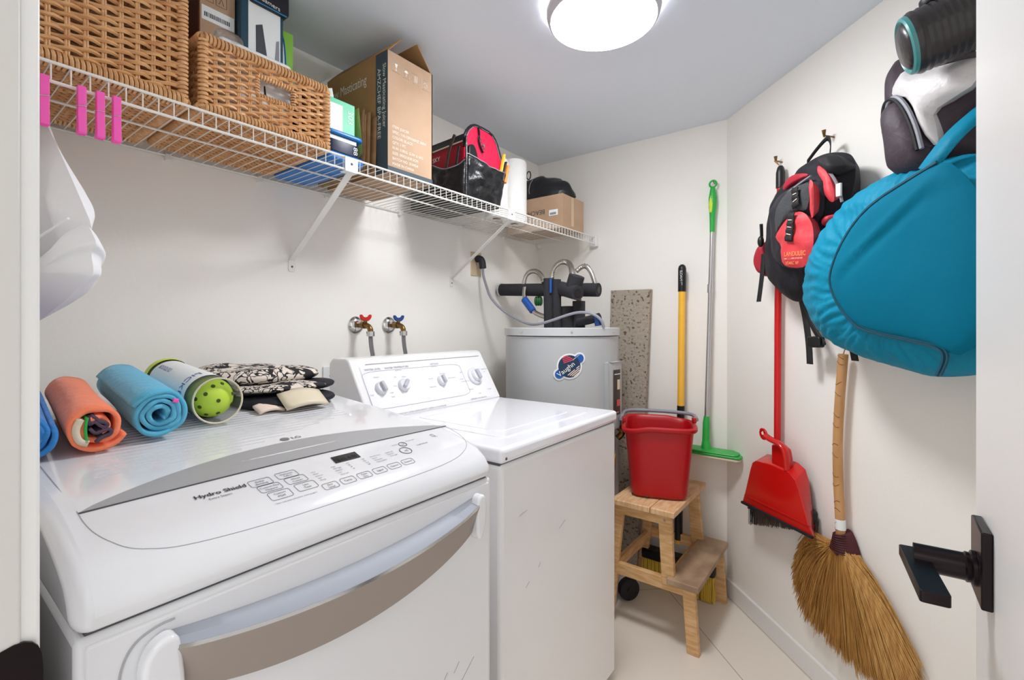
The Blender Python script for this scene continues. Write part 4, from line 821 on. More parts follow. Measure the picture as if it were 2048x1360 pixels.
def basket(x0,x1,y0,y1,z0,z1,lab,hole=None,seed=0,pitch=.0115,br_=.0115):
    t=thing('wicker_basket',lab,'basket',((x0+x1)/2,(y0+y1)/2,z0),'wicker baskets on the wire shelf')
    Hh=z1-z0-.02
    ws=[('front',lambda s,z:V((x1,y0+s,z)),y1-y0,V((1,0,0)),hole),('side',lambda s,z:V((x0+s,y1,z)),x1-x0,V((0,1,0)),None),('side',lambda s,z:V((x0+s,y0,z)),x1-x0,V((0,-1,0)),None),('back',lambda s,z:V((x0,y0+s,z)),y1-y0,V((-1,0,0)),None)]
    for k,(nm,P,Wd,N_,ho) in enumerate(ws):
        bw=B(); bs=B(); wall_weave(bw,bs,P,Wd,Hh,N_,z0+.012,hole=ho,seed=seed+k,pitch=pitch)
        wp=build('woven_'+nm,bw,'wicker',t); build('stakes',bs,'wicker_rim',wp)
    if hole:
        hp=[V((x1+.001,y0+s,z)) for s,z in ((hole[0],hole[2]),(hole[1],hole[2]),(hole[1],hole[3]),(hole[0],hole[3]),(hole[0],hole[2]))]; b=B(); roll_rim(b,hp,.0055,.007,.0026); build('hand_hole_trim',b,'wicker_rim',t)
    # woven base
    bw=B(); rnd=random.Random(seed+20); n=int((x1-x0)/.010)
    for k in range(n):
        X=x0+.010*(k+.5); bw.tube([V((X,y0+(y1-y0)*j/24,z0+.004+.0025*math.cos(PI*(j+k)))) for j in range(25)],.0036,5,caps=False)
    for j in range(int((y1-y0)/.035)): bw.tube([V((x0,y0+.018+.035*j,z0+.006)),V((x1,y0+.018+.035*j,z0+.006))],.004,5)
    build('woven_base',bw,'wicker',t)
    for nm,z,r in (('base_edging',z0+.012,br_),('top_rim',z1-.008,.011)):
        b=B(); c=[V((x0,y0,z)),V((x1,y0,z)),V((x1,y1,z)),V((x0,y1,z)),V((x0,y0,z))]; roll_rim(b,c,r,.0085); build(nm,b,'wicker_rim',t)
    for (x,y) in ((x1,y0),(x1,y1),(x0,y0),(x0,y1)):
        b=B(); roll_rim(b,[V((x,y,z0+.01)),V((x,y,z1-.01))],.008,.0095,.0042); build('corner_post',b,'wicker_rim',t)
    return t
basket(.035,.380,.105,.415,SZ+.006,2.18,'tall brown wicker basket at the left end of the shelf, above the pink clothes pegs',seed=1,pitch=.0112,br_=.0150)
basket(.035,.385,.455,.775,SZ+.006,1.992,'lower light wicker basket with a cut-out hand hole, holding boxes',hole=(.123,.220,1.895,1.945),seed=50,pitch=.0092)
# things in the second basket
def cbox(b,x0,x1,y0,y1,z0,z1): b.box((x0,y0,z0),(x1,y1,z1)); return b
t=thing('small_carton','small brown carton with white barcode label standing in the lower basket','box',(.2,.57,SZ+.02))
b=B(); cbox(b,.13,.24,.500,.587,SZ+.02,2.24); build('carton',b,'cardboard',t,bevel=.0015)
b=B(); b.box((.13,.4975,SZ+.03),(.235,.4998,2.235)); build('carton_side',b,'maroon',t)
b=B(); b.box((.2402,.504,2.112),(.2408,.584,2.150)); lb=build('barcode_label',b,'label_white',t)
b=B(); rnd=random.Random(2); y=.510
while y<.573:
    wd_=.001+.002*rnd.random(); b.box((.2409,y,2.122),(.2411,y+wd_,2.134)); y+=wd_+.0016
build('barcode',b,'ink',lb)
b=B()
for yy in (.518,.551):
    for zz in (2.165,2.20):
        b.tube([V((.2404,yy-.012,zz)),V((.2404,yy+.014,zz)),V((.2404,yy+.014,zz+.028)),V((.2404,yy-.012,zz+.028))],.0006,4,closed=True); b.tube([(.2404,yy-.005,zz+.006),(.2404,yy+.001,zz+.022),(.2404,yy+.007,zz+.006)],.0008,4)
build('handling_marks',b,'maroon',t)
t=thing('product_box','tall dark blue box with a white front picturing a grey appliance, in the lower basket','box',(.2,.68,SZ+.02))
b=B(); b.box((.12,.590,SZ+.02),(.262,.712,2.235)); build('carton',b,'dark_teal',t,bevel=.004)
b=B(); b.box((.2621,.612,SZ+.05),(.2628,.702,2.215)); fp=build('white_front',b,'label_white',t)
b=B(); b.prism([(.634,1.99),(.632,2.150),(.650,2.160),(.676,1.99),(.668,1.93)],lambda u,v,w:V((w,u,v)),.2629,.2640); build('appliance_picture',b,'phone_grey',fp,bevel=.0005)
b=B(); b.prism([(.680,1.98),(.690,2.13),(.698,2.135),(.700,1.96)],lambda u,v,w:V((w,u,v)),.2629,.2636); build('appliance_picture',b,'piping_grey',fp)
b=B(); b.prism(rrect(.667,2.243,.112,.070,.012),lambda u,v,w:V((w,u,v)),.120,.274); tp=build('box_top_band',b,'box_black',t,bevel=.003)
b=B(); b.box((.2742,.618,2.2085),(.2746,.716,2.2125)); build('band_edge',b,'arc_blue',tp)
b=B(); b.text('steamers',.018,lambda x,y:V((.2746,.630+x,2.222+y-.10*x))); build('box_lettering',b,'paper_white',tp)
t=thing('green_carton','green and white printed carton at the right end of the lower basket','box',(.2,.78,SZ+.02))
b=B(); b.box((.10,.716,SZ+.02),(.215,.767,2.205)); build('carton',b,'bright_green',t,bevel=.002)
b=B(); pts=[(.719,SZ+.03)]+[(.719+.022*math.cos(a)**.5,2.04+.150*math.sin(a)) for a in [R(-80+16*k) for k in range(11)]]+[(.719,2.20)]; b.prism(pts,lambda u,v,w:V((w,u,v)),.2151,.2158); ar=build('white_print',b,'label_white',t)
b=B(); b.tube([(.2160,u+.002,v) for u,v in pts[1:-1]],.0025,5); build('blue_arc',b,'arc_blue',ar)
t=thing('plastic_tub','white plastic tub showing above the rim and through the hand hole of the lower basket','tub',(.3,.62,SZ+.02))
b=B(); b.box((.290,.500,SZ+.02),(.356,.690,2.028)); build('tub_body',b,'white_plastic',t,bevel=.012,seg=3)
b=B(); b.tube(smooth_path([V((.354,.612,1.94)),V((.356,.614,1.91)),V((.356,.63,1.895)),V((.355,.66,1.895))],2),.003,6); build('tub_handle',b,'black_plastic',t)
b=B(); b.lathe([(0,0),(.034,0),(.034,.012),(.030,.02),(0,.024)],(.322,.535,2.030),(.75,-.1,.6),28); tag(build('clear_bowl',b,'clear_plastic'),'round clear plastic bowl resting on the white tub in the lower basket','bowl')
b=B(); b.box((.28,.715,SZ+.03),(.345,.750,1.99)); tag(build('black_case',b,'black_soft',bevel=.008),'flat black case seen through the right side of the basket hand hole','case')
b=B(); b.tube(smooth_path([V((.20,.80,1.98)),V((.23,.775,2.03)),V((.26,.76,2.015)),V((.30,.77,1.99)),V((.31,.78,1.97))],2),.008,8,flat=.5); tag(build('cable_loop',b,'black_soft'),'black cable loop poking out of the right end of the lower basket','cable')

# ================================================================ SHELF GOODS
t=thing('food_tray','flat blue plastic tray on the shelf under the lidded container','tray',(.2,.86,SZ+.003))
b=B(); b.prism(rrect(.19,.862,.335,.135,.02),lambda u,v,w:V((u,v,w)),SZ+.003,SZ+.030); build('tray_body',b,'blue_tray',t,bevel=.008,seg=3)
t=thing('lidded_container','dark see-through plastic container with a blue lid on the blue tray','container',(.2,.86,SZ+.031))
b=B(); b.prism(rrect(.19,.862,.305,.118,.02),lambda u,v,w:V((u,v,w)),SZ+.031,SZ+.085); bd=build('container_body',b,'smoke_dark',t,bevel=.006)
b=B(); b.prism(rrect(.19,.862,.328,.134,.02),lambda u,v,w:V((u,v,w)),SZ+.085,SZ+.097); build('lid',b,'blue_tray',t,bevel=.004,seg=3)
b=B(); b.box((.3431,.812,SZ+.071),(.3434,.905,SZ+.083)); build('side_band',b,'label_white',bd)
b=B(); b.text('88',.026,lambda x,y:V((.3436,.895+y*.8,SZ+.040+x))); b.text('2 L',.012,lambda x,y:V((.3436,.892+x,SZ+.036+y))) if 0 else None; build('capacity_mark',b,'label_white',bd)
t=thing('mint_carton','mint green carton with a white label, standing on the blue-lidded container','box',(.2,.86,SZ+.098))
b=B(); b.box((.10,.802,SZ+.098),(.325,.912,2.006)); build('carton',b,'mint',t,bevel=.0015)
b=B(); b.box((.3251,.802,SZ+.102),(.3256,.868,1.990)); build('front_label',b,'label_white',t)
b=B(); b.text('303',.030,lambda x,y:V((.3258,.905-y*.9,1.985-x))); build('box_lettering',b,'label_white',t)
t=thing('price_tag','small white paper tag on looped string above the mint green carton','tag',(.25,.90,2.007))
b=B(); b.obox((.262,.862,2.035),(.0,.014,.006),(.004,-.008,.024),(.0008,0,0)); build('paper_tag',b,'label_white',t)
b=B()
for k in range(3): b.tube([V((.25,.875+.014*k+.010*math.cos(a),2.007+.016*max(0,math.sin(a)))) for a in [PI*j/10 for j in range(11)]],.0012,5)
build('tag_string',b,'kraft',t)
t=thing('paper_bag','folded brown paper bags with a green printed front, leaning on the big carton','paper bag',(.2,.965,SZ+.004))
rnd=random.Random(4)
for k in range(6):
    y=.948+.0065*k; b=B(); b.grid(lambda u,v,k=k,y=y:V((.05+.265*u+.004*k*(k%2),y+.004*math.sin(9*u+k)+(.006*v),SZ+.004+(.200-.006*((k*3)%4)+ .012*u)*v)),14,8); build('folded_sheet',b,'kraft',t,solid=.0012)
b=B(); b.grid(lambda u,v:V((.07+.240*u,.9455-.020*v+.012,SZ+.02+.195*v-.020*(1-u))),6,4); gp=build('green_sheet',b,'leaf_card',t,solid=.0012)
M['bright_green']
b=B()
for k in range(9): b.bar((.12,.9390-.0016*k+.010,SZ+.070+.014*k),(.27,.9390-.0016*k+.010,SZ+.072+.014*k),(0,0,.0025),(0,.0004,0))
build('sheet_print',b,'green_dark',gp)
# big open carton
X0,X1,Y0,Y1,Z0,Z1=.040,.390,.992,1.190,SZ+.003,2.205
t=thing('tall_carton','big brown cardboard carton with open top flaps and white printing on the shelf','box',((X0+X1)/2,(Y0+Y1)/2,Z0))
b=B()
for a,c in (((X1-.004,Y0,Z0),(X1,Y1,Z1)),((X0,Y1-.004,Z0),(X1,Y1,Z1)),((X0,Y0,Z0),(X0+.004,Y1,Z1)),((X0,Y0,Z0),(X1,Y1,Z0+.004))): b.box(a,c)
build('carton_body',b,'cardboard',t)
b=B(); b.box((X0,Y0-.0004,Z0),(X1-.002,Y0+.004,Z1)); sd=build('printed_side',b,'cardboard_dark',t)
b=B(); b.box((X1-.062,Y0-.0010,Z0),(X1+.0004,Y0-.0004,Z1)); b.box((X1,Y0,Z0),(X1+.0006,Y1,Z0+.022)); build('slate_band',b,'slate',t)
b=B(); b.text('Slow Masticating',.048,lambda x,y:V((X0+.006+x*.72,Y0-.0014,2.125+y))); build('side_lettering',b,'white_ink',sd)
b=B(); b.text('Slow Masticating Juicer',.024,lambda x,y:V((X1-.024+y,Y0-.0016,Z1-.04-x*.95))); b.text('AMZCHEF BPA-FREE',.024,lambda x,y:V((X1-.052+y,Y0-.0016,Z1-.05-x*1.1))); build('band_lettering',b,'white_ink',t)
b=B()
for k in range(4):
    yc=Y0+.034+.043*k; zc=Z1-.045-.003*k
    b.tube([V((X1+.0005,yc+u,zc+v)) for u,v in ((-.015,-.017),(.015,-.017),(.015,.017),(-.015,.017))],.0008,4,closed=True)
    if k==0: b.prism([(-.006,.011),(.006,.011),(.003,.0),(.001,-.002),(.001,-.008),(.005,-.011),(-.005,-.011),(-.001,-.008),(-.001,-.002),(-.003,0)],lambda u,v,w:V((w,yc+u,zc+v)),X1,X1+.0007)
    if k==1: b.prism([(-.009,.002),(-.005,.008),(0,.010),(.005,.008),(.009,.002),(.001,.002),(.001,-.010),(-.001,-.010),(-.001,.002)],lambda u,v,w:V((w,yc+u,zc+v)),X1,X1+.0007)
    if k==2:
        for s in (-.004,.004): b.box((X1,yc+s-.0012,zc-.010),(X1+.0007,yc+s+.0012,zc+.011))
    if k==3:
        for q in (0,120,240): a=R(q+90); b.tube([V((X1+.0005,yc+.008*math.cos(a+e),zc+.008*math.sin(a+e))) for e in (0,.5,1.0,1.5)],.0012,4)
for k,s in enumerate(['ITEM: JUICER','SPEC: 110-120V/60HZ 200W','COLOR: BLACK','QTY: 1 PC','N.W: 5.0KG  G.W: 6.1KG','SIZE: 39X21X39.5CM','BATCH NO. 25WD4','MADE IN CHINA']): b.text(s,.0125,lambda x,y,k=k:V((X1+.0007,Y0+.018+x,1.955-.0175*k+y)))
build('front_lettering',b,'white_ink',t)
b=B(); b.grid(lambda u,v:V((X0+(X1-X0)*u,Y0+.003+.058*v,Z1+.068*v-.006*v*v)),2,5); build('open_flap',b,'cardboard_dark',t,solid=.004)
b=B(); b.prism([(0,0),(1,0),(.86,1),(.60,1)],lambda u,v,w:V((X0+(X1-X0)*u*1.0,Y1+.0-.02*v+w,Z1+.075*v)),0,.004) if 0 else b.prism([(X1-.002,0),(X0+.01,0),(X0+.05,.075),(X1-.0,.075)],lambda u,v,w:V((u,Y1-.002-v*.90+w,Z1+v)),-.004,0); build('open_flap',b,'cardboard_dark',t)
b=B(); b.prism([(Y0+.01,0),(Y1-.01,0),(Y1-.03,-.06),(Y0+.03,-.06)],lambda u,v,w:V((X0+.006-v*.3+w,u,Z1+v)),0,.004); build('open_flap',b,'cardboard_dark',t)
# tool bag: the long side faces the near end of the shelf, the red end panel faces the room
TX0,TX1,TY0,TY1=.05,.368,1.385,1.615; TZ=SZ+.004
t=thing('tool_bag','open black and red tool bag with tools in its pockets on the shelf','tool bag',(.21,1.50,TZ))
b=B(); b.box((TX0,TY0+.006,TZ),(TX1-.006,TY1-.006,TZ+.012)); b.box((TX0,TY1-.014,TZ),(TX1-.02,TY1-.006,TZ+.17)); b.box((TX0,TY0,TZ),(TX0+.01,TY1-.01,TZ+.17)); build('bag_shell',b,'leather_black',t,bevel=.004)
def sidep(u,v):  # u along X, v up; plane facing -Y
    s=math.sin(PI*min(1,u*1.0))**.5
    z=TZ+(.155+.012*(1-u)-.026*math.sin(PI*max(0,(u-.45)/.55))*(u>.45))*v
    return V((TX0+(TX1-TX0)*u+.004*v, TY0-.020*s*math.sin(PI*(.1+.75*v))+noise.noise(V((u*6,v*4,3)))*.016*s, z))
b=B(); b.grid(sidep,30,14); o=build('side_pocket',b,'leather_black',t,solid=.003)
b=B(); b.tube([sidep(k/29,1) for k in range(30)],.0028,6); build('piping',b,'piping_grey',o)
def endp(u,v):   # u along Y, v up; facing +X
    s=math.sin(PI*u)**.45
    z=TZ+.002+(.176-.020*u-.012*math.sin(PI*u))*v-.004*(1-v)*0
    y=TY0+.004+(TY1-TY0-.01)*u+.030*u*v**1.5
    return V((TX1+.022*s*math.sin(PI*(.08+.62*v))+.010*v+noise.noise(V((u*5+9,v*5,1)))*.020*s,y,z))
b=B(); b.grid(endp,30,16); o=build('end_pocket',b,'leather_black',t,solid=.003)
b=B(); b.tube([endp(k/29,1) for k in range(30)],.0028,6); build('piping',b,'piping_grey',o)
b=B(); b.tube(smooth_path([V((TX1+.004,TY0+.002,TZ+.003)),V((TX1+.004,TY0+.004,TZ+.09)),V((TX1+.008,TY0+.002,TZ+.18)),V((TX1+.002,TY0+.006,TZ+.25))],2),.0045,7); build('corner_binding',b,'leather_black',t)
b=B(); b.grid(lambda u,v:V((TX0+.02+(TX1-TX0-.03)*u,TY0+.018+.006*math.sin(PI*u),TZ+.13+(.092+.016*u)*v)),10,5); build('red_lining',b,'bag_red_dark',t,solid=.006)
b=B(); b.tube([V((TX0+.02,TY0+.014,TZ+.224)),V((TX0+.16,TY0+.014,TZ+.232)),V((TX1-.01,TY0+.014,TZ+.240))],.0032,6); build('piping',b,'cream',t)
b=B(); b.grid(lambda u,v:V((TX0+.02+(TX1-TX0-.04)*u,TY0+.040,TZ+.21+(.058+.012*u)*v)),8,3); build('back_lining',b,'box_black',t,solid=.008)
b=B(); b.text('HUSKY',.026,lambda x,y:V((TX0+.085+x,TY0+.0125,TZ+.180+y+.06*x))); build('bag_lettering',b,'label_white',t)
ep=[(1.392,1.88),(1.394,2.000),(1.396,2.060),(1.412,2.090),(1.444,2.118),(1.480,2.122),(1.557,2.118),(1.590,2.090),(1.612,2.045),(1.640,1.990),(1.612,1.88)]
EF=lambda u,v,w:V((.366+(u-1.39)*.03+w-.012,u,v))
b=B(); b.prism(ep,EF,-.004,.004); pp=build('end_panel',b,'bag_red',t)
b=B(); b.tube([EF(u,v,.002) for u,v in smooth_poly(ep,1)[2:-3]],.007,7); build('panel_binding',b,'leather_black',pp)
b=B(); b.tube([EF(u*.93+1.51*.07,v*.985+1.9*.015,.006) for u,v in ep[1:-1]],.0018,5); build('piping',b,'piping_grey',pp)
b=B(); b.tube(smooth_path([EF(1.470,2.115,.010),EF(1.474,2.085,.012),EF(1.470,2.06,.012),EF(1.484,2.03,.012),EF(1.496,2.018,.012)],2),.0055,7,flat=.5); cl=build('snap_strap',b,'black_soft',pp)
b=B()
for k in range(5):
    c=EF(1.468+.007*k,2.07-.011*k,.016); b.tube([c+V((0,.006*math.cos(a),.008*math.sin(a))) for a in [2*PI*j/10 for j in range(10)]],.0014,4,closed=True)
build('chain',b,'ink',cl)
b=B(); b.lathe([(0,0),(.007,0),(.006,.003),(0,.003)],EF(1.506,2.050,.005),(1,0,0),16); build('rivet',b,'chrome',pp)
def tool(nm,lab,cat,parts):
    t_=thing(nm,lab,cat,tuple(parts[0][2]))
    for pn,mm,pts,r,fl in [(p[0],p[1],p[2:-2],p[-2],p[-1]) for p in parts]:
        b=B(); b.tube(smooth_path(list(pts),1),r,8,flat=fl); build(pn,b,mm,t_)
    return t_
tool('pliers','brown-handled tool standing upright in the left pocket of the tool bag','pliers',[('shaft','label_brown',(.262,1.386,1.93),(.285,1.384,2.02),(.315,1.384,2.070),.0075,.6)])
tool('pliers','short dark pliers beside the brown-handled tool in the tool bag','pliers',[('shaft','nylon_dim',(.320,1.386,1.93),(.328,1.386,1.985),(.338,1.385,2.02),.0065,.6)])
b=B(); b.prism(smooth_poly([(1.400,1.93),(1.396,2.010),(1.408,2.026),(1.432,2.028),(1.452,1.99),(1.460,1.93)],1),lambda u,v,w:V((.374+w,u,v)),-.007,.007); tag(build('stud_finder',b,'black_plastic',bevel=.004),'black rounded gadget in front of the red panel of the tool bag','gadget')
t2=thing('utility_knife','yellow and orange utility knife in the right pocket of the tool bag','knife',(.38,1.60,1.93))
b=B(); b.tube([(.380,1.588,1.92),(.378,1.610,1.985),(.376,1.628,2.045)],.009,10,flat=.6); h=build('handle',b,'yellow_plastic',t2)
b=B(); b.tube([(.389,1.600,1.92),(.386,1.617,1.975),(.384,1.632,2.012)],.0075,8,flat=.6); build('grip_inlay',b,'label_brown',h)
tool('screwdriver','orange screwdriver handle at the far right of the tool bag','screwdriver',[('handle','orange_plastic',(.384,1.622,1.92),(.382,1.638,1.97),(.380,1.650,2.00),.010,.8)])
# paper towels
for (Y,X,r,zt,lab) in ((1.735,.25,.055,2.075,'white paper towel roll right behind the tool bag'),(1.875,.25,.060,2.105,'white paper towel roll next to the cardboard box')):
    t=thing('paper_towel_roll',lab,'paper towel',(X,Y,SZ+.003),'paper towel rolls on the shelf')
    b=B(); b.lathe([(.02,0),(r-.004,0),(r,.004),(r,zt-SZ-.010),(r-.006,zt-SZ),(.02,zt-SZ)],(X,Y,SZ+.003),(0,0,1),48,cap=False); build('paper',b,'paper_white',t)
    b=B(); b.lathe([(.0205,0),(.0205,zt-SZ),(.018,zt-SZ),(.018,0)],(X,Y,SZ+.003),(0,0,1),24,cap=False); build('core',b,'kraft',t)
# beach cart box
t=thing('beach_box','low brown cardboard box printed upside down, at the far end of the shelf','box',(.25,2.2,SZ+.003))
b=B(); b.box((.05,2.075,SZ+.003),(.405,2.30,1.975)); bb=build('carton',b,'cardboard',t,bevel=.002)
b=B(); b.text('BEACH-CART',.034,lambda x,y:V((.300-x,2.0742,1.900-y+.006))); build('box_lettering',b,'ink',t)
b=B(); b.box((.325,2.0738,1.868),(.378,2.0745,1.898)); lb=build('shipping_label',b,'label_white',t)
b=B(); rnd=random.Random(8); x=.331
while x<.368:
    wd_=.0008+.0014*rnd.random(); b.box((x,2.0733,1.872),(x+wd_,2.0737,1.884)); x+=wd_+.0012
build('barcode',b,'ink',lb)
b=B(); b.box((.4052,2.165,SZ+.02),(.4056,2.190,1.974)); build('packing_tape',b,'cardboard_edge',t)
t=thing('black_pouch','slumped black bag with hanging loop on top of the cardboard box','bag',(.22,2.18,1.977))
po=[(.02,1.978),(.04,2.05),(.10,2.10),(.16,2.125),(.24,2.108),(.32,2.088),(.37,2.05),(.405,2.00),(.40,1.978)]
b=B()
def pf(u,v):
    a=2*PI*u; x=.21+.20*math.cos(a)*math.cos(v*PI/2)**.6; y=2.18+.10*math.sin(a)*math.cos(v*PI/2)**.6; h=.13*math.sin(v*PI/2)**.8*(1-.35*max(0,(x-.2)/.2)**1.5)
    d=noise.noise(V((x*16,y*16,h*14)))*.018
    return V((x+d,y+d*.6,1.978+max(0,h+d*min(1,v*3))))
b.grid(pf,44,14,cu=True); b.add([pf(k/44,0) for k in range(44)],[tuple(range(44))]); build('pouch_body',b,'leather_black',t)
b=B(); b.tube([V((.150+.014*math.cos(a),2.14,2.128+.022*math.sin(a))) for a in [2*PI*k/16 for k in range(16)]],.003,6,closed=True); build('hanging_loop',b,'black_soft',t)
b=B(); b.tube(smooth_path([V((.205,2.082,1.985)),V((.193,2.078,2.02)),V((.195,2.088,2.06)),V((.205,2.10,2.085))],2),.0018,5); build('white_piping',b,'piping_grey',t)
b=B(); b.text('LIFETIME',.014,lambda x,y:V((.095+x,2.0735+.0*y,2.062+y))); build('pouch_lettering',b,'label_white',t)

# ================================================================ CLOTHES PEGS
PEG=[(.180,'pink clothes peg on the shelf rail, half hidden by the door frame'),(.2325,'pink clothes peg on the shelf rail, second from the door frame'),(.2605,'pink clothes peg on the shelf rail, between the two others on its sides'),(.2865,'pink clothes peg on the shelf rail, the one nearest the brown baskets')]
PEG[2]=(.2605,'pink clothes peg on the shelf rail, third from the door frame'); PEG[3]=(.2865,'pink clothes peg on the shelf rail, farthest from the door frame')
for Y,lab in PEG:
    t=thing('clothes_peg',lab,'clothes peg',(.415,Y,1.675),'pink clothes pegs clipped on the shelf rail')
    for s in (-1,1):
        b=B(); b.prism([(0,1.768),(.006,1.768),(.0075,1.735),(.0065,1.715),(.010,1.675),(.004,1.673),(.0005,1.715)],lambda u,v,w:V((.4155+s*u,Y+w,v)),-.0065,.0065); build('peg_half',b,'pink',t,bevel=.001)
    b=B(); b.tube([V((.4155+.0085*math.cos(a),Y,1.728+.003*math.sin(a)))+V((0,.0075*math.sin(2*a),0)) for a in [2*PI*k/14 for k in range(14)]],.0009,4,closed=True); build('spring',b,'steel_flex',t)

# ================================================================ WHITE SHIRT ON THE LEFT
t=thing('white_shirt','white cotton shirt hanging at the left beside the door frame','shirt',(.35,.17,1.30))
def cloth(b,poly,yc,th,seed,crease,nu=30,c=None):
    """draped double layer of cloth: outline poly (x,z), folds run down towards the hem"""
    for sgn in (1,-1):
        p=smooth_poly(poly,2); n=len(p); cx=sum(a for a,_ in p)/n if c is None else c[0]; cz=sum(q for _,q in p)/n if c is None else c[1]; vs=[]
        for k in range(15):
            s=k/14; h=(1-(1-s)**2.2)
            for x,z in p:
                X=cx+(x-cx)*(1-s); Z=cz+(z-cz)*(1-s); f=math.sin((X*math.cos(.75)+Z*math.sin(.75))*26+seed+3*noise.noise(V((X*4,Z*4,seed))))
                vs.append(V((X,yc-sgn*(th*h+crease*f*min(1,s*3)),Z)))
        b.add(vs,[(k*n+i,k*n+(i+1)%n,(k+1)*n+(i+1)%n,(k+1)*n+i) if sgn>0 else (k*n+i,(k+1)*n+i,(k+1)*n+(i+1)%n,k*n+(i+1)%n) for k in range(14) for i in range(n)])
b=B(); cloth(b,[(.00,1.40),(.02,1.80),(.10,1.82),(.20,1.79),(.262,1.742),(.345,1.684),(.43,1.624),(.53,1.552),(.600,1.500),(.665,1.452),(.62,1.43),(.45,1.37),(.25,1.34)],.20,.034,2,.006); build('sleeve',b,'cotton_white',t,ang=80)
b=B(); cloth(b,[(.20,1.32),(.28,1.40),(.42,1.435),(.55,1.458),(.650,1.468),(.700,1.436),(.715,1.425),(.680,1.412),(.700,1.388),(.690,1.375),(.60,1.362),(.52,1.345),(.40,1.328),(.26,1.305)],.193,.040,7,.004); build('cuff',b,'cotton_white',t,ang=80)
b=B(); b.tube(smooth_path([V((.262,.160,1.70)),V((.33,.158,1.652)),V((.40,.158,1.600)),V((.47,.160,1.545))],2),.0025,5); b.tube(smooth_path([V((.655,.172,1.466)),V((.52,.148,1.44)),V((.40,.146,1.41)),V((.29,.150,1.36))],2),.002,5); build('seams',b,'cotton_white',t)
b=B(); b.tube(smooth_path([V((.21,.17,1.798)),V((.22,.17,1.815)),V((.205,.17,1.825)),V((.195,.17,1.80)),V((.205,.17,1.77))],2),.002,6); build('hanger_hook',b,'chrome',t)

# ================================================================ THINGS ON THE DRYER
def roll(nm,lab,P0,P1,r,turns,m,th=.0075,seed=0,sq=(1,1),tail=0,mi=None,up=.2):
    P0=V(P0);P1=V(P1); ax=(P1-P0).normalized(); w=V((0,0,1)); w=(w-ax*w.dot(ax)).normalized(); u=ax.cross(w); L=(P1-P0).length
    t=thing(nm,lab,'towel',tuple(P0-V((0,0,r))))
    a0=R(-60); N_=int(turns*44)
    def cr(a):   # radius profile: inner to outer
        s=a/(turns*2*PI); return .010+(r-th/2-.010)*s**.9
    def fn(p,q):
        a=turns*2*PI*p; rr=cr(a)*(1+.09*noise.noise(V((math.cos(a)*1.4+seed,math.sin(a)*1.4,q*1.5+a*.12)))*(1.3 if p<.85 else .6)); 
        an=a+a0; c=P0+ax*(L*q+.010*noise.noise(V((a*.8,seed,q*2)))*(1 if q<.5 else 1))
        return c+u*(math.cos(an)*rr*sq[0])+w*(math.sin(an)*rr*sq[1])
    b=B(); b.grid(fn,N_,12); o=build('rolled_cloth',b,m,t,solid=th,ang=80)
    return t,fn,ax,u,w,P0
roll('rolled_towel','royal blue rolled towel at the far left, partly hidden by the door frame',(.60,.127,1.1255),(.25,.157,1.154),.042,3.2,'towel_royal',seed=1)
t,fn,ax,u_,w_,P0=roll('rolled_towel','orange rolled towel with a striped inside on the dryer',(.60,.218,1.127),(.25,.243,1.1555),.0435,2.1,'towel_orange',seed=2)
def inner_roll(t,P0,ax,u,w,pts,m,r,nm,L=.2,back=.004):
    b=B(); q=smooth_path([V((a,c,0)) for a,c in pts],2); nn=len(q)
    b.add([P0-ax*back*(1-k)+ax*(L*k)+u*p.x+w*p.y for p in q for k in (0,1)],[(2*i,2*i+1,2*i+3,2*i+2) for i in range(nn-1)]); build(nm,b,m,t,solid=r)
S=.00085
inner_roll(t,P0,ax,u_,w_,[(-26*S,20*S),(-34*S,0),(-28*S,-24*S),(-14*S,-30*S)],'cream',.010,'cream_lining')
inner_roll(t,P0,ax,u_,w_,[(-16*S,22*S),(-19*S,0),(-16*S,-28*S)],'green_plastic',.004,'green_trim')
inner_roll(t,P0,ax,u_,w_,[(-10*S,24*S),(-14*S,6*S),(-4*S,14*S),(4*S,2*S),(14*S,-1*S),(16*S,7*S),(2*S,12*S),(-4*S,22*S),(-10*S,24*S)],'towel_stripe',.005,'striped_edge')
inner_roll(t,P0,ax,u_,w_,[(-12*S,0),(-4*S,-12*S),(6*S,-8*S),(20*S,-4*S),(22*S,-16*S),(6*S,-20*S),(-2*S,-30*S)],'towel_stripe',.005,'striped_edge')
roll('rolled_towel','light blue rolled towel in the middle of the dryer top',(.585,.312,1.134),(.23,.335,1.163),.048,3.6,'towel_blue',seed=5)
for a in [o for o in bpy.data.objects if o.get('label')=='light blue rolled towel in the middle of the dryer top']:
    b=B(); b.tube([V((.592,.330,1.158)),V((.593,.338,1.156))],.004,6); build('pink_stitch',b,'pink',a)
# tube of perforated balls
t=thing('ball_tube','clear tube of lime green perforated balls between light blue towel and folded clothes','tube',(.4,.44,1.09))
P0=V((.540,.428,1.140)); P1=V((.225,.437,1.164)); ax=(P1-P0).normalized(); r=.0475
b=B(); b.lathe([(r,0),(r,.34)],P0,ax,40,cap=False); build('clear_tube',b,'clear_plastic',t,solid=.0012)
b=B(); b.lathe([(r+.0008,.050),(r+.0008,.30)],P0,ax,40,cap=False); lb=build('label_wrap',b,'label_white',t)
b=B(); w=V((0,0,1)); u=ax.cross(w).normalized()
def LW(x,y,a0=R(60)): a=a0-y/r; return P0+ax*(.10+x*1.0)+ (u*-math.cos(a)+w*math.sin(a))*(r+.0016)
b.text('PICKLEBALL',.026,lambda x,y:LW(-.03+y,x-.02)); b.text('OUTDOOR',.016,lambda x,y:LW(.10+x,y)); build('label_lettering',b,'blue_plastic',lb)
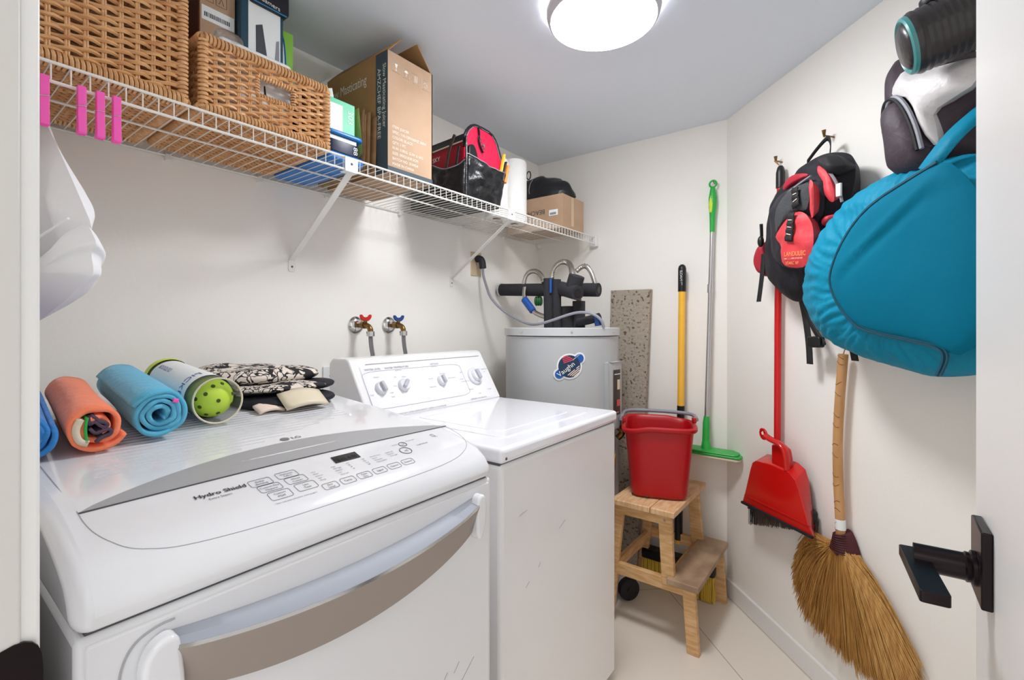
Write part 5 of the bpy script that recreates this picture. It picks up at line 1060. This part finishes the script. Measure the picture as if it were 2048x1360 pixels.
b=B(); b.lathe([(r+.003,0),(r+.004,.02),(r+.003,.024),(0,.026)],P1-ax*.004,ax,40,cap=False); build('rear_lid',b,'lime',t)
b=B(); b.tube([P0+ax*.0+(u*math.cos(a)+w*math.sin(a))*(r) for a in [2*PI*k/40 for k in range(40)]],.002,6,closed=True); build('front_rim',b,'cream',t)
for k in range(3):
    c=P0+ax*(.041+.088*k); b=B(); b.sphere(c,.0425,28,18); bl=build('ball',b,'ball_green',t)
    if k==0:
        b=B(); fr=-ax
        for (p,q) in ((0,0),(.5,.35),(.72,-.3),(-.1,-.72),(-.75,-.35),(-.3,.75),(.15,.68),(-.78,.2),(.40,-.75),(.85,.1)):
            d=(fr*math.sqrt(max(.05,1-p*p-q*q))+u*-p*1+w*q).normalized(); b.lathe([(0,0),(.0042,0),(.0042,.0006),(0,.0008)],c+d*.0422,d,12)
        build('ball_holes',b,'hole_dark',bl)
# folded clothes
def fold(b,x0,x1,y0,y1,z0,z1,seed,wr=.012,rot_=0):
    cx,cy=(x0+x1)/2,(y0+y1)/2
    def fn(u,v):
        a=2*PI*u; p=3.2; k=1/((abs(math.cos(a))**p+abs(math.sin(a))**p)**(1/p)); s=math.cos(v*PI-PI/2)**.35 if 0<v<1 else .02
        x=(x1-x0)/2*math.cos(a)*k*s; y=(y1-y0)/2*math.sin(a)*k*s
        z=z0+(z1-z0)*(.5-.5*math.cos(PI*v)); zz=z-z0
        n_=noise.noise(V((x*11+seed,y*11,z*9))); 
        X=cx+x*math.cos(rot_)-y*math.sin(rot_)+n_*wr; Y=cy+x*math.sin(rot_)+y*math.cos(rot_)+n_*wr
        return V((X,Y,max(ztop(X)+.001,z+n_*wr*.8*(v if v<.9 else .9))))
    b.grid(fn,56,18,cu=True)
t=thing('folded_clothes','black and white printed clothes folded in a heap at the right of the dryer top','clothes',(.33,.62,1.10))
b=B(); fold(b,.20,.50,.515,.765,1.088,1.125,3); build('black_layer',b,'nylon_black',t,ang=80)
b=B(); fold(b,.13,.46,.510,.785,1.120,1.150,9,wr=.014); build('black_layer',b,'nylon_black',t,ang=80)
b=B(); fold(b,.09,.42,.500,.768,1.143,1.188,14,wr=.016); build('printed_layer',b,'doodle',t,ang=80)
b=B(); fold(b,.14,.475,.510,.770,1.128,1.150,17,wr=.010); build('printed_layer',b,'doodle',t,ang=80)
b=B(); b.grid(lambda u,v:V((.475+.05*v+.012*math.sin(PI*u),.585+.11*u,1.128-.032*v+.010*math.sin(PI*u))),8,6); build('cream_cuff',b,'cream',t,solid=.006)
b=B(); b.grid(lambda u,v:V((.470+.035*v,.53+.06*u,1.105-.012*v+.006*math.sin(PI*u))),8,6); build('cream_cuff',b,'thread_cream',t,solid=.006)
